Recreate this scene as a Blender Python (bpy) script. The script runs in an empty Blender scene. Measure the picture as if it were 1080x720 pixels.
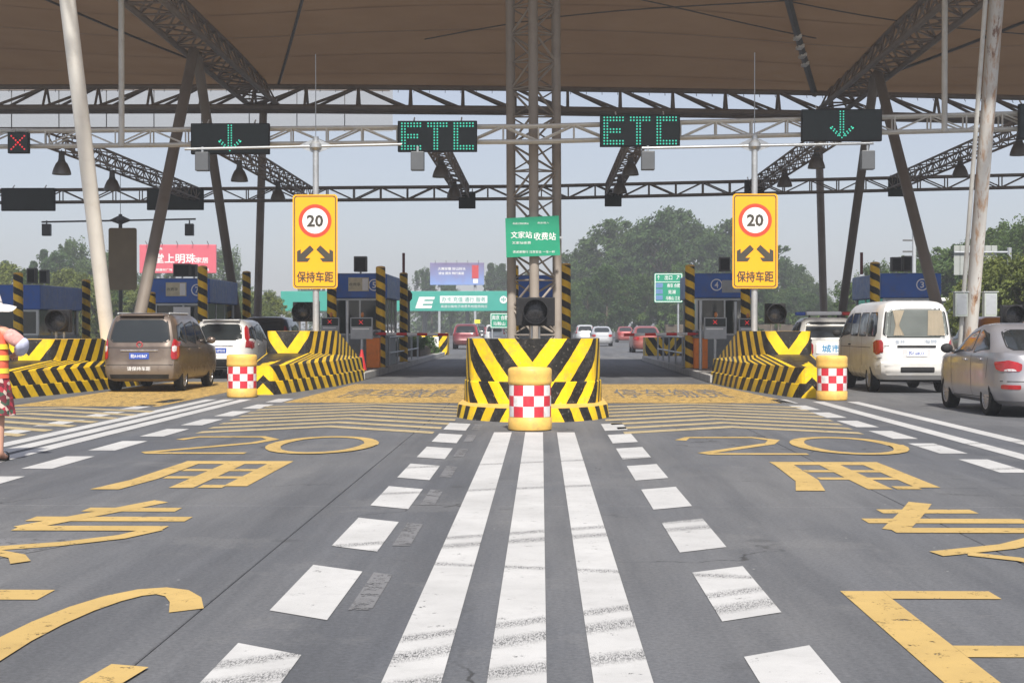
import bpy, bmesh, math, random
from mathutils import Vector, Matrix
random.seed(7)
S = bpy.context.scene
COL = S.collection
R = math.radians

# ------------------------------------------------------------------ camera, sky, sun, exposure
CAM_H, FPX = 1.45, 1600.0                     # eye height (m), focal length in pixels of the 1080 px wide photograph
YAW, PITCH = math.atan(31 / FPX), math.atan(15 / FPX)
cam_d = bpy.data.cameras.new('camera'); cam = bpy.data.objects.new('camera', cam_d); COL.objects.link(cam)
cam.location = (0, 0, CAM_H); cam.rotation_euler = (R(90) - PITCH, 0, YAW)
cam_d.sensor_width = 36; cam_d.lens = 36 * FPX / 1080; cam_d.clip_end = 3000; cam_d.clip_start = 0.1
S.camera = cam
SUN_EL, SUN_X = 47, 0.12
w = bpy.data.worlds.new('World'); S.world = w; w.use_nodes = True
nt = w.node_tree
sky = nt.nodes.new('ShaderNodeTexSky'); sky.sky_type = 'NISHITA'; sky.sun_disc = False
sky.sun_elevation = R(SUN_EL); sky.sun_rotation = math.pi - 0.12
sky.air_density = 1.0; sky.dust_density = .9; sky.ozone_density = 1.5
veil = nt.nodes.new('ShaderNodeMix'); veil.data_type = 'RGBA'; veil.inputs[0].default_value = .68      # even summer haze over the whole dome
nt.links.new(sky.outputs[0], veil.inputs[6]); veil.inputs[7].default_value = (3.9, 3.95, 4.6, 1)
nt.links.new(veil.outputs[2], nt.nodes['Background'].inputs[0]); nt.nodes['Background'].inputs[1].default_value = 0.098
sd = bpy.data.lights.new('sun', 'SUN'); sd.energy = 4.2; sd.angle = R(3.0); sd.color = (1.0, .95, .87)
sun = bpy.data.objects.new('sun', sd); COL.objects.link(sun)
sun.rotation_euler = Vector((-SUN_X * math.cos(R(SUN_EL)), math.cos(R(SUN_EL)), -math.sin(R(SUN_EL)))).to_track_quat('-Z', 'Y').to_euler()
sun.location = (4, -30, 40)
S.view_settings.view_transform = 'Standard'; S.view_settings.look = 'None'
S.view_settings.gamma = 1; S.view_settings.exposure = 0.62
S.cycles.max_bounces = 6; S.cycles.volume_bounces = 0; S.cycles.transparent_max_bounces = 12

# ------------------------------------------------------------------ helpers
W0 = {}                                        # world origin of things and parts
def thing(name, label, cat, loc=(0, 0, 0), group=None):
    o = bpy.data.objects.new(name, None); COL.objects.link(o); o.location = loc; o.empty_display_size = .2
    W0[o] = Vector(loc); return tag(o, label, cat, group)
def tag(o, label=None, cat=None, group=None, kind=None):
    if label: o['label'] = label
    if cat: o['category'] = cat
    if group: o['group'] = group
    if kind: o['kind'] = kind
    return o

class MB:
    def __init__(s): s.v = []; s.f = []; s.uv = []; s.mi = []
    def add(s, vs, fs, uvs=None, mi=0):
        b = len(s.v); s.v += [tuple(p) for p in vs]
        for i, f in enumerate(fs):
            s.f.append([b + k for k in f]); s.mi.append(mi)
            s.uv.append(uvs[i] if uvs else None)
        return s
    def quad(s, a, b, c, d, uv=None, mi=0): return s.add([a, b, c, d], [(0, 1, 2, 3)], [uv] if uv else None, mi)
    def box(s, x0, x1, y0, y1, z0, z1, mi=0):
        return s.add([(x, y, z) for z in (z0, z1) for y in (y0, y1) for x in (x0, x1)],
                     [(0, 2, 3, 1), (4, 5, 7, 6), (0, 1, 5, 4), (2, 6, 7, 3), (0, 4, 6, 2), (1, 3, 7, 5)], None, mi)
    def bbox(s, x0, x1, y0, y1, z0, z1, b=.01, mi=0):         # box with chamfered edges
        bm = bmesh.new(); bmesh.ops.create_cube(bm, size=1)
        for v in bm.verts: v.co = ((x0 + x1) / 2 + v.co.x * (x1 - x0), (y0 + y1) / 2 + v.co.y * (y1 - y0), (z0 + z1) / 2 + v.co.z * (z1 - z0))
        bmesh.ops.bevel(bm, geom=list(bm.edges), offset=b, segments=2, profile=.5, affect='EDGES')
        bm.verts.index_update()
        s.add([v.co[:] for v in bm.verts], [[v.index for v in f.verts] for f in bm.faces], None, mi); bm.free(); return s
    def tube(s, p, q, r, n=8, r2=None, cap=True, mi=0, uvm=False):
        p, q = Vector(p), Vector(q); d = (q - p); L = d.length; d.normalize()
        a = d.orthogonal().normalized(); b = d.cross(a); r2 = r if r2 is None else r2
        vs = []
        for c, rr in ((p, r), (q, r2)):
            for k in range(n):
                t = 2 * math.pi * k / n; vs.append(c + (a * math.cos(t) + b * math.sin(t)) * rr)
        fs = []; uvs = []
        for k in range(n):
            k2 = (k + 1) % n; fs.append((k, k2, n + k2, n + k))
            u0, u1 = k / n, (k + 1) / n; uvs.append([(u0, 0), (u1, 0), (u1, L), (u0, L)])
        if cap:
            fs += [tuple(range(n - 1, -1, -1)), tuple(range(n, 2 * n))]; uvs += [[(0, 0)] * n, [(0, L)] * n]
        return s.add(vs, fs, uvs if uvm else None, mi)
    def path(s, pts, r, n=6, mi=0):
        for a, b in zip(pts, pts[1:]): s.tube(a, b, r, n, mi=mi)
        return s
    def lathe(s, prof, n=24, c=(0, 0, 0), axis='z', mi=0, caps=True):
        vs = []
        for r, z in prof:
            for k in range(n):
                t = 2 * math.pi * k / n; x, y = r * math.cos(t), r * math.sin(t)
                if axis == 'z': p = (c[0] + x, c[1] + y, c[2] + z)
                elif axis == 'y': p = (c[0] + x, c[1] + z, c[2] - y)
                else: p = (c[0] + z, c[1] + x, c[2] + y)
                vs.append(p)
        fs = []; m = len(prof)
        for i in range(m - 1):
            for k in range(n):
                k2 = (k + 1) % n; fs.append((i * n + k, i * n + k2, (i + 1) * n + k2, (i + 1) * n + k))
        if caps: fs += [tuple(range(n - 1, -1, -1)), tuple(range((m - 1) * n, m * n))]
        return s.add(vs, fs, None, mi)
    def prism(s, poly, a0, a1, axis='y', mi=0):               # polygon (2-D) extruded along an axis
        n = len(poly)
        def P(p, a): return (p[0], a, p[1]) if axis == 'y' else ((p[0], p[1], a) if axis == 'z' else (a, p[0], p[1]))
        vs = [P(p, a0) for p in poly] + [P(p, a1) for p in poly]
        fs = [tuple(range(n)), tuple(range(2 * n - 1, n - 1, -1))] + [(i, i + n, (i + 1) % n + n, (i + 1) % n) for i in range(n)]
        return s.add(vs, fs, None, mi)
    def ball(s, c, rx, ry, rz, n=12, m=8, mi=0):
        prof = [(math.sin(math.pi * i / m), -math.cos(math.pi * i / m)) for i in range(m + 1)]
        prof[0] = (.001, -1); prof[-1] = (.001, 1)
        b = len(s.v); s.lathe(prof, n, mi=mi)
        for i in range(b, len(s.v)): x, y, z = s.v[i]; s.v[i] = (c[0] + x * rx, c[1] + y * ry, c[2] + z * rz)
        return s
    def build(s, name, mat, parent=None, local=False, smooth=None, recalc=True, flat_uv=False):
        off = Vector((0, 0, 0)) if (local or parent is None) else W0[parent]
        me = bpy.data.meshes.new(name)
        me.from_pydata([(p[0] - off.x, p[1] - off.y, p[2] - off.z) for p in s.v], [], s.f)
        for m in (mat if isinstance(mat, (list, tuple)) else [mat]): me.materials.append(m)
        if any(s.mi): me.polygons.foreach_set('material_index', s.mi)
        if any(u is not None for u in s.uv):
            ul = me.uv_layers.new(name='UVMap'); flat = []
            for f, u in zip(s.f, s.uv):
                for k in range(len(f)): flat += list(u[k]) if u else [0, 0]
            ul.data.foreach_set('uv', flat)
        if recalc:
            bm = bmesh.new(); bm.from_mesh(me); bmesh.ops.recalc_face_normals(bm, faces=bm.faces); bm.to_mesh(me); bm.free()
        if smooth is not None:
            me.polygons.foreach_set('use_smooth', [True] * len(me.polygons)); me.set_sharp_from_angle(angle=R(smooth))
        me.update()
        o = bpy.data.objects.new(name, me); COL.objects.link(o)
        if parent: o.parent = parent; W0[o] = W0[parent]
        else: W0[o] = Vector((0, 0, 0))
        return o

def anchor(o):                                                # move a single-mesh thing's origin to its base centre
    me = o.data; xs = [v.co for v in me.vertices]
    c = Vector(((min(p.x for p in xs) + max(p.x for p in xs)) / 2, (min(p.y for p in xs) + max(p.y for p in xs)) / 2, min(p.z for p in xs)))
    me.transform(Matrix.Translation(-c)); o.location = c; W0[o] = c; return o
def copy_tree(o, parent=None):
    c = o.copy(); COL.objects.link(c); c.parent = parent; W0[c] = W0.get(o, Vector())
    for ch in list(o.children): copy_tree(ch, c)
    return c

ray_f = Vector((-math.sin(YAW) * math.cos(PITCH), math.cos(YAW) * math.cos(PITCH), -math.sin(PITCH)))
ray_r = Vector((math.cos(YAW), math.sin(YAW), 0)); ray_u = ray_r.cross(ray_f)
def at(px, py, Y):                                            # survey: the point at road distance Y seen at a photo pixel
    d = ray_f + ray_r * ((px - 540) / FPX) + ray_u * ((360 - py) / FPX); k = Y / d.y
    return Vector((d.x * k, Y, CAM_H + d.z * k))
def lerp(a, b, t): return a + (b - a) * t
def interp(x, pts):
    if x <= pts[0][0]: return pts[0][1]
    for (a, va), (b, vb) in zip(pts, pts[1:]):
        if x <= b: return va + (vb - va) * (x - a) / (b - a)
    return pts[-1][1]

# ------------------------------------------------------------------ materials
class NB:
    def __init__(s, name):
        s.m = bpy.data.materials.new(name); s.m.use_nodes = True; s.t = s.m.node_tree; s.n = s.t.nodes
        s.p = s.n['Principled BSDF']; s.out = s.n['Material Output']
    def new(s, t, **k):
        q = s.n.new(t)
        for a, b in k.items(): setattr(q, a, b)
        return q
    def link(s, a, b): s.t.links.new(a, b)
    def put(s, sock, v):
        if hasattr(v, 'is_output'): s.link(v, sock)
        else: sock.default_value = v
    def math(s, op, a, b=0.0, clamp=False):
        q = s.new('ShaderNodeMath', operation=op, use_clamp=clamp); s.put(q.inputs[0], a); s.put(q.inputs[1], b); return q.outputs[0]
    def mix(s, f, a, b):
        q = s.new('ShaderNodeMix', data_type='RGBA'); s.put(q.inputs[0], f); s.put(q.inputs[6], a); s.put(q.inputs[7], b); return q.outputs[2]
    def coord(s, kind='Object'):
        if kind == 'World': return s.new('ShaderNodeNewGeometry').outputs['Position']
        return s.new('ShaderNodeTexCoord').outputs[kind]
    def noise(s, vec, scale, detail=4, rough=.55, scl=None):
        if scl:
            mp = s.new('ShaderNodeMapping'); s.link(vec, mp.inputs[0]); mp.inputs['Scale'].default_value = scl; vec = mp.outputs[0]
        q = s.new('ShaderNodeTexNoise'); s.link(vec, q.inputs['Vector']); q.inputs['Scale'].default_value = scale
        q.inputs['Detail'].default_value = detail; q.inputs['Roughness'].default_value = rough; return q.outputs[0]
    def ramp(s, f, lo, hi, a=0.0, b=1.0):
        q = s.new('ShaderNodeMapRange'); s.put(q.inputs[0], f); q.inputs[1].default_value = lo; q.inputs[2].default_value = hi
        q.inputs[3].default_value = a; q.inputs[4].default_value = b; return q.outputs[0]
    def bump(s, h, strength=.3, dist=.01):
        q = s.new('ShaderNodeBump'); q.inputs['Strength'].default_value = strength; q.inputs['Distance'].default_value = dist
        s.put(q.inputs['Height'], h); s.link(q.outputs[0], s.p.inputs['Normal'])
def rgb(c, k=1.0): return (c[0] * k, c[1] * k, c[2] * k, 1)
MATS = {}
def mk(name, col, rough=.5, metal=0.0, var=.18, scale=2.5, grime=None, gamt=.35, bump=0.0, bscale=60, coat=0.0, emit=0.0, trans=0.0, space='Object', spec=.5):
    if name in MATS: return MATS[name]
    b = NB(name); v = b.coord(space)
    n1 = b.noise(v, scale, 5); f = b.ramp(n1, .3, .7)
    c = b.mix(f, rgb(col, 1 - var), rgb(col, 1 + var * .6))
    if grime:
        g = b.ramp(b.noise(v, scale * 1.7, 6, .65), .52, .72, 0, gamt); c = b.mix(g, c, rgb(grime))
    b.put(b.p.inputs['Base Color'], c); b.p.inputs['Metallic'].default_value = metal
    b.put(b.p.inputs['Roughness'], b.ramp(b.noise(v, scale * 4, 3), .3, .7, max(rough - .08, 0.02), min(rough + .1, 1)))
    b.p.inputs['Specular IOR Level'].default_value = spec
    if coat: b.p.inputs['Coat Weight'].default_value = coat; b.p.inputs['Coat Roughness'].default_value = .08
    if emit: b.put(b.p.inputs['Emission Color'], rgb(col)); b.p.inputs['Emission Strength'].default_value = emit
    if bump: b.bump(b.noise(v, bscale, 4), bump, .004)
    if trans:
        tr = b.new('ShaderNodeBsdfTranslucent'); b.put(tr.inputs[0], c); mx = b.new('ShaderNodeMixShader'); mx.inputs[0].default_value = trans
        b.link(b.p.outputs[0], mx.inputs[1]); b.link(tr.outputs[0], mx.inputs[2]); b.link(mx.outputs[0], b.out.inputs[0])
    MATS[name] = b.m; return b.m
def mk_stripe(name, ca, cb, period, ku=1.0, kv=1.0, mirror=False, phase=0.0, duty=.5, rough=.45, wear=.5, wearcol=(.13, .12, .11)):
    """painted stripes laid out in the metres of the surface's own UV map"""
    b = NB(name); uv = b.new('ShaderNodeSeparateXYZ'); b.link(b.coord('UV'), uv.inputs[0])
    u = b.math('ABSOLUTE', uv.outputs[0]) if mirror else uv.outputs[0]
    t = b.math('ADD', b.math('MULTIPLY', u, ku), b.math('MULTIPLY', uv.outputs[1], kv))
    wob = b.math('MULTIPLY', b.math('SUBTRACT', b.noise(b.coord(), 6, 3), .5), .035)
    t = b.math('FRACT', b.math('ADD', b.math('DIVIDE', b.math('ADD', t, wob), period), phase + 40.0))
    f = b.math('LESS_THAN', t, duty)
    n = b.ramp(b.noise(b.coord(), 2.2, 5), .3, .7, .82, 1.08)
    ca_ = b.new('ShaderNodeVectorMath', operation='SCALE'); ca_.inputs[0].default_value = ca; b.put(ca_.inputs['Scale'], n)
    cb_ = b.new('ShaderNodeVectorMath', operation='SCALE'); cb_.inputs[0].default_value = cb; b.put(cb_.inputs['Scale'], n)
    c = b.mix(f, ca_.outputs[0], cb_.outputs[0])
    g = b.ramp(b.noise(b.coord(), 4, 8, .75), .50, .72, 0, wear); c = b.mix(g, c, rgb(wearcol))
    g2 = b.ramp(b.noise(b.coord(), 22, 6, .75), .59, .66, 0, wear * 1.2); c = b.mix(g2, c, rgb((.3, .27, .22)))
    b.put(b.p.inputs['Base Color'], c); b.put(b.p.inputs['Roughness'], b.ramp(n, .8, 1.1, rough - .1, rough + .15))
    b.p.inputs['Specular IOR Level'].default_value = .25
    b.bump(b.noise(b.coord(), 9, 5), .4, .012)
    return b.m

M = {}
M['steel_white'] = mk('weathered_white_steel', (.62, .61, .57), .5, 0, .1, 1.5, (.22, .16, .1), .3)
b = NB('rusty_white_steel'); v = b.coord(); c = b.mix(b.ramp(b.noise(v, 1.2, 5), .3, .7), (.56, .53, .49, 1), (.66, .64, .6, 1))
c = b.mix(b.ramp(b.noise(v, 6, 7, .7, (1, 1, .07)), .50, .62, 0, .85), c, (.42, .22, .10, 1)); c = b.mix(b.ramp(b.noise(v, 5, 7, .7, (1, 1, .2)), .60, .66, 0, .9), c, (.16, .06, .025, 1))
b.put(b.p.inputs['Base Color'], c); b.p.inputs['Roughness'].default_value = .65; b.bump(b.noise(v, 20, 5), .3, .004); M['steel_rusty'] = b.m
M['steel_brown'] = mk('brown_grey_steel', (.23, .195, .17), .6, 0, .15, 1.5, (.1, .08, .07), .5)
M['steel_pole'] = mk('raker_grey_paint', (.21, .178, .15), .55, 0, .12, 1.0, (.14, .11, .09), .4)
M['column_white'] = mk('white_column_paint', (.78, .755, .70), .5, 0, .08, 1.2, (.4, .33, .25), .25)
M['mast_paint'] = mk('mast_grey_paint', (.30, .262, .225), .55, 0, .12, 1.0, (.14, .11, .09), .4)
M['galv'] = mk('galvanised_steel', (.46, .48, .5), .42, .55, .12, 4, (.2, .19, .17), .3)
M['grey_paint'] = mk('grey_painted_metal', (.38, .40, .42), .5, 0, .1, 4, (.16, .15, .14), .3)
M['box_grey'] = mk('slate_grey_box', (.085, .092, .102), .5, 0, .1, 4)
M['grey_dark'] = mk('dark_grey_metal', (.10, .10, .10), .55, .0, .15, 4)
M['black'] = mk('black_housing', (.014, .014, .016), .6, 0, .2, 6, (.07, .06, .055), .3, spec=.25)
M['black_board'] = mk('led_board_face', (.012, .02, .02), .55, 0, .2, 8)
M['glass_dark'] = mk('dark_glass', (.018, .022, .024), .06, 0, .1, 1, spec=.6)
M['glass_booth'] = mk('booth_glass', (.025, .035, .035), .05, 0, .2, 1, spec=.6)
M['blue'] = mk('booth_blue', (.016, .11, .46), .42, 0, .12, 1.5, (.09, .1, .12), .35)
M['booth_wall'] = mk('booth_wall_grey', (.25, .28, .30), .5, 0, .1, 2, (.12, .12, .12), .35)
M['alu'] = mk('aluminium_frame', (.58, .6, .6), .4, .2, .08, 5)
M['white'] = mk('white_paint', (.78, .78, .76), .45, 0, .06, 4, (.35, .32, .27), .25)
M['cream'] = mk('cream_plaque', (.58, .52, .36), .4, 0, .15, 9)
M['orange'] = mk('orange_cabinet', (.96, .24, .012), .45, 0, .1, 3, (.3, .1, .03), .3)
M['red'] = mk('red_paint', (.55, .03, .03), .45, 0, .1, 4, (.2, .05, .04), .3)
M['led_green'] = mk('green_led', (.06, .68, .47), .4, 0, 0, 1, emit=.5)
M['led_red'] = mk('red_led', (.85, .04, .05), .4, 0, 0, 1, emit=.45)
M['yellow_sign'] = mk('yellow_sign_sheet', (.90, .40, .006), .4, 0, .04, 2, (.5, .3, .05), .15)
M['sign_red'] = mk('sign_red', (.62, .06, .03), .4, 0, .05, 4)
M['sign_black'] = mk('sign_black', (.05, .045, .035), .5, 0, .1, 6)
M['sign_white'] = mk('sign_white', (.80, .80, .80), .4, 0, .04, 4)
M['sign_green'] = mk('sign_green', (.008, .27, .15), .45, 0, .1, 2.5)
M['teal'] = mk('teal_fascia', (.02, .33, .26), .5, 0, .08, .5)
M['brown_sign'] = mk('sign_back_brown', (.30, .235, .145), .6, 0, .12, 2)
M['conc'] = mk('island_concrete', (.30, .29, .275), .85, 0, .18, 1.2, (.14, .13, .12), .5, .4, 50)
M['kerb'] = mk('kerb_stone', (.40, .39, .37), .85, 0, .2, 2, (.15, .14, .13), .5, .4, 60)
M['rubber'] = mk('rubber', (.014, .014, .014), .85, 0, .3, 8, (.07, .06, .05), .4, spec=.2)
M['stripe_V'] = mk_stripe('chevron_paint', (.90, .58, .012), (.016, .015, .014), .56, 1, .75, True, 0, .5)
M['stripe_B'] = mk_stripe('barrier_stripe_paint', (.90, .58, .012), (.016, .015, .014), .44, 1, -.5, True, .1, .5)
M['stripe_F'] = mk_stripe('barrier_stripe_forward', (.90, .58, .012), (.016, .015, .014), .40, 1, .6, True, .15, .5)
M['stripe_W'] = mk_stripe('wedge_stripe_paint', (.88, .57, .015), (.018, .016, .014), .68, 1, -1.0, True, .05, .5, wear=.5)
M['stripe_WV'] = mk_stripe('wedge_chevron_paint', (.88, .57, .015), (.018, .016, .014), .62, 1, .75, True, 0, .5, wear=.4)
M['stripe_post'] = mk_stripe('guard_post_stripe', (.86, .52, .02), (.02, .017, .014), .42, .42, 1, False, 0, .5, wear=.5)
M['stripe_boom'] = mk_stripe('boom_stripe', (.80, .8, .8), (.62, .03, .03), .64, 0, 1, False, 0, .5, wear=.2)
M['barrel_y'] = mk('barrel_yellow_plastic', (.76, .47, .11), .5, 0, .1, 5, (.35, .24, .11), .6, .5, 25)
M['barrel_w'] = mk('barrel_white_film', (.76, .74, .73), .4, 0, .08, 5, (.36, .32, .3), .55)
M['barrel_r'] = mk('barrel_red_film', (.60, .03, .05), .4, 0, .12, 5, (.3, .07, .07), .55)

TXT = {}
def text_geo(s, bold=0.0):
    if (s, bold) in TXT: return TXT[(s, bold)]
    cu = bpy.data.curves.new('lettering', 'FONT'); cu.body = s; cu.size = 1; cu.offset = bold; cu.resolution_u = 2
    o = bpy.data.objects.new('lettering', cu); COL.objects.link(o)
    dg = bpy.context.evaluated_depsgraph_get(); me = o.evaluated_get(dg).to_mesh()
    vs = [(v.co.x, v.co.y) for v in me.vertices]; fs = [tuple(p.vertices) for p in me.polygons]
    o.evaluated_get(dg).to_mesh_clear(); bpy.data.objects.remove(o); bpy.data.curves.remove(cu)
    x0, x1 = min(p[0] for p in vs), max(p[0] for p in vs); y0, y1 = min(p[1] for p in vs), max(p[1] for p in vs)
    vs = [((p[0] - (x0 + x1) / 2) / (x1 - x0), (p[1] - (y0 + y1) / 2) / (y1 - y0)) for p in vs]
    TXT[(s, bold)] = (vs, fs); return vs, fs
def letters(s, parent, c, wd, ht, mat, name='lettering', bold=.012, local=False, slant=0.0, side=-1):
    cjk = any(ord(q) > 0x2e80 for q in s); fat = bold if cjk else 0; bold = 0.0 if cjk else bold
    """lettering as flat cut film on a face that looks along -Y (side=-1) or +Y"""
    vs, fs = text_geo(s, bold); mb = MB()
    for k, (ex, ez) in enumerate([(0, 0)] if fat < .005 else [(-1, 0), (1, 0), (0, -1), (0, 1)]):   # heavier strokes: the film laid twice, a hair apart
        mb.add([(c[0] - side * (x * wd + slant * y * ht + ex * fat * ht), c[1] - k * .0006, c[2] + y * ht + ez * fat * ht) for x, y in vs], fs)
    return mb.build(name, mat, parent, local, recalc=False)

# ------------------------------------------------------------------ ground, road, slabs
def road_mat(name, base, warm):
    b = NB(name); v = b.coord('World'); x = b.new('ShaderNodeSeparateXYZ'); b.link(v, x.inputs[0])
    big = b.ramp(b.noise(v, .22, 4, .6, (1, .35, 1)), .35, .68)
    c = b.mix(big, rgb(base), rgb(warm))
    drag = b.ramp(b.noise(v, 2.2, 6, .65, (1.0, .12, 1)), .42, .72, 0, .55); c = b.mix(drag, c, rgb(base, .6))
    trk = b.ramp(b.noise(v, .8, 5, .7, (1.3, .05, 1)), .47, .62, 0, .42); c = b.mix(trk, c, rgb(base, .55))
    oil = b.ramp(b.noise(v, 1.3, 6, .7), .63, .72, 0, .4); c = b.mix(oil, c, rgb((.05, .05, .052)))
    pale = b.ramp(b.noise(v, 5.0, 6, .75), .66, .74, 0, .35); c = b.mix(pale, c, rgb((.30, .295, .29)))
    seam = b.ramp(b.noise(v, .55, 7, .7), .55, .6, 0, .22); c = b.mix(seam, c, rgb(warm, 1.18))
    cr = b.new('ShaderNodeTexVoronoi', feature='DISTANCE_TO_EDGE'); wv = b.new('ShaderNodeVectorMath', operation='ADD'); b.link(v, wv.inputs[0])
    wn = b.new('ShaderNodeTexNoise'); b.link(v, wn.inputs['Vector']); wn.inputs['Scale'].default_value = 1.7; wn.inputs['Detail'].default_value = 6; b.link(wn.outputs['Color'], wv.inputs[1])
    b.link(wv.outputs[0], cr.inputs['Vector']); cr.inputs['Scale'].default_value = .33
    crk = b.math('MULTIPLY', b.ramp(cr.outputs['Distance'], .002, .006, .8, 0), b.ramp(b.noise(v, .3, 3), .5, .56)); c = b.mix(crk, c, rgb((.035, .035, .035)))
    drip = b.new('ShaderNodeTexVoronoi'); b.link(v, drip.inputs['Vector']); drip.inputs['Scale'].default_value = .9; c = b.mix(b.math('MULTIPLY', b.ramp(b.math('ADD', drip.outputs['Distance'], b.math('MULTIPLY', b.noise(v, 9, 4), .1)), .10, .15, .55, 0), b.ramp(b.noise(v, .5, 2), .45, .6)), c, rgb((.05, .05, .052)))
    grit = b.ramp(b.noise(v, 38, 6, .8), .3, .7, .66, 1.34)
    sc = b.new('ShaderNodeVectorMath', operation='SCALE'); b.link(c, sc.inputs[0]); b.put(sc.inputs['Scale'], grit)
    spk = b.new('ShaderNodeTexVoronoi'); b.link(v, spk.inputs['Vector']); spk.inputs['Scale'].default_value = 2.6
    sp = b.math('LESS_THAN', spk.outputs['Distance'], .022); c2 = b.mix(b.math('MULTIPLY', sp, .55), sc.outputs[0], rgb((.5, .49, .47)))
    b.put(b.p.inputs['Base Color'], c2); b.put(b.p.inputs['Roughness'], b.ramp(big, 0, 1, .72, .9)); b.p.inputs['Specular IOR Level'].default_value = .3
    b.bump(b.noise(v, 120, 5, .7), .35, .006); return b.m
def paint_mat(name, col, worn=.25, under=(.13, .13, .135), skid=False):
    b = NB(name); v = b.coord('World')
    c = b.mix(b.ramp(b.noise(v, 1.4, 5), .3, .7), rgb(col, .84), rgb(col, 1.06))
    c = b.mix(b.ramp(b.noise(v, 9, 6, .7), .5, .78, 0, .35), c, rgb(col, .6))
    if skid:
        xs = b.new('ShaderNodeSeparateXYZ'); b.link(v, xs.inputs[0])
        for y0, k, wd in ((7.1, .75, .10), (7.5, .75, .07), (10.35, .55, .09), (10.75, .55, .07), (9.1, -.25, .05), (13.7, .4, .08), (16.3, .5, .08), (6.45, .6, .09)):
            d = b.math('ABSOLUTE', b.math('SUBTRACT', b.math('SUBTRACT', xs.outputs[1], b.math('MULTIPLY', xs.outputs[0], k)), y0))
            d = b.math('ADD', d, b.math('MULTIPLY', b.math('SUBTRACT', b.noise(v, 14, 5, .8), .5), .14))
            f = b.ramp(d, wd * .5, wd * 1.6, .95, 0); f = b.math('MULTIPLY', f, b.ramp(b.noise(v, 45, 5, .8, (3, .7, 1)), .44, .58))
            c = b.mix(f, c, rgb((.07, .07, .072)))
    b.put(b.p.inputs['Base Color'], c); b.p.inputs['Roughness'].default_value = .7; b.p.inputs['Specular IOR Level'].default_value = .3
    b.bump(b.noise(v, 90, 4), .25, .004)
    hole = b.ramp(b.math('ADD', b.math('MULTIPLY', b.noise(v, 7, 8, .75), .7), b.math('MULTIPLY', b.noise(v, 60, 4, .7), .3)), .66 - worn * .22, .70 - worn * .22)
    tr = b.new('ShaderNodeBsdfTransparent'); mx = b.new('ShaderNodeMixShader'); b.link(hole, mx.inputs[0])
    b.link(b.p.outputs[0], mx.inputs[1]); b.link(tr.outputs[0], mx.inputs[2]); b.link(mx.outputs[0], b.out.inputs[0])
    return b.m
M['asphalt'] = road_mat('road_grey', (.108, .114, .127), (.160, .158, .156))
M['joint'] = mk('joint_filler', (.045, .044, .043), .9, space='World')
M['earth'] = mk('verge_earth', (.09, .10, .045), .95, 0, .3, .08, (.16, .13, .08), .5, space='World')
M['pw'] = paint_mat('white_road_paint', (.50, .495, .485), .30, skid=True)
M['pw_old'] = paint_mat('worn_grey_paint', (.175, .175, .18), .6)
M['py'] = paint_mat('yellow_road_paint', (.50, .345, .125), .42)
M['pc'] = paint_mat('cream_road_paint', (.43, .345, .2), .45)
M['po'] = paint_mat('worn_orange_road_paint', (.52, .345, .115), .66)

g = MB(); g.quad((-900, -60, -.06), (900, -60, -.06), (900, 1500, -.06), (-900, 1500, -.06)); tag(g.build('ground', M['earth']), kind='structure')
road = bpy.data.objects.new('road', None); COL.objects.link(road); W0[road] = Vector(); tag(road, kind='structure')
MB().quad((-60, -20, -.03), (60, -20, -.03), (60, 70, -.03), (-60, 70, -.03)).build('joint_bed', M['joint'], road)
xs = [-29.8, -25.1, -20.4, -15.7, -11.0, -6.3, -1.75, 2.95, 7.65, 12.35, 17.05, 21.75, 26.45]
ys = [-9.0, -1.9, 5.2, 7.58 + 4.7, 19.4, 26.5, 33.6, 40.7, 47.8, 54.9, 62]
for i in range(len(xs) - 1):
    for j in range(len(ys) - 1):
        j_ = .004
        mb = MB(); x0, x1, y0, y1 = xs[i] + j_, xs[i + 1] - j_, ys[j] + j_, ys[j + 1] - j_; e = .005
        z = random.uniform(-.0012, .0012)
        mb.add([(x0, y0, -.028), (x1, y0, -.028), (x1, y1, -.028), (x0, y1, -.028), (x0, y0, z - e), (x1, y0, z - e), (x1, y1, z - e), (x0, y1, z - e), (x0 + e, y0 + e, z), (x1 - e, y0 + e, z), (x1 - e, y1 - e, z), (x0 + e, y1 - e, z)],
               [(8, 9, 10, 11), (4, 5, 9, 8), (5, 6, 10, 9), (6, 7, 11, 10), (7, 4, 8, 11), (0, 1, 5, 4), (1, 2, 6, 5), (2, 3, 7, 6), (3, 0, 4, 7)])
        mb.build('road_slab', M['asphalt'], road, recalc=False)
for x0, x1, y0, y1 in ((-60, -29.8, -20, 62), (26.45, 60, -20, 62), (-60, 60, 62, 135), (-24, 26, 135, 420)):
    MB().quad((x0, y0, 0), (x1, y0, 0), (x1, y1, 0), (x0, y1, 0)).build('carriageway', M['asphalt'], road)

def paint(polys, mat, name, z=.0045):
    mb = MB()
    for i, p in enumerate(polys): mb.add([(x, y, z + .0004 * i) for x, y in p], [tuple(range(len(p)))])
    return mb.build(name, mat, road, recalc=False)
def rect(x0, x1, y0, y1): return [(x0, y0), (x1, y0), (x1, y1), (x0, y1)]
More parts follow.
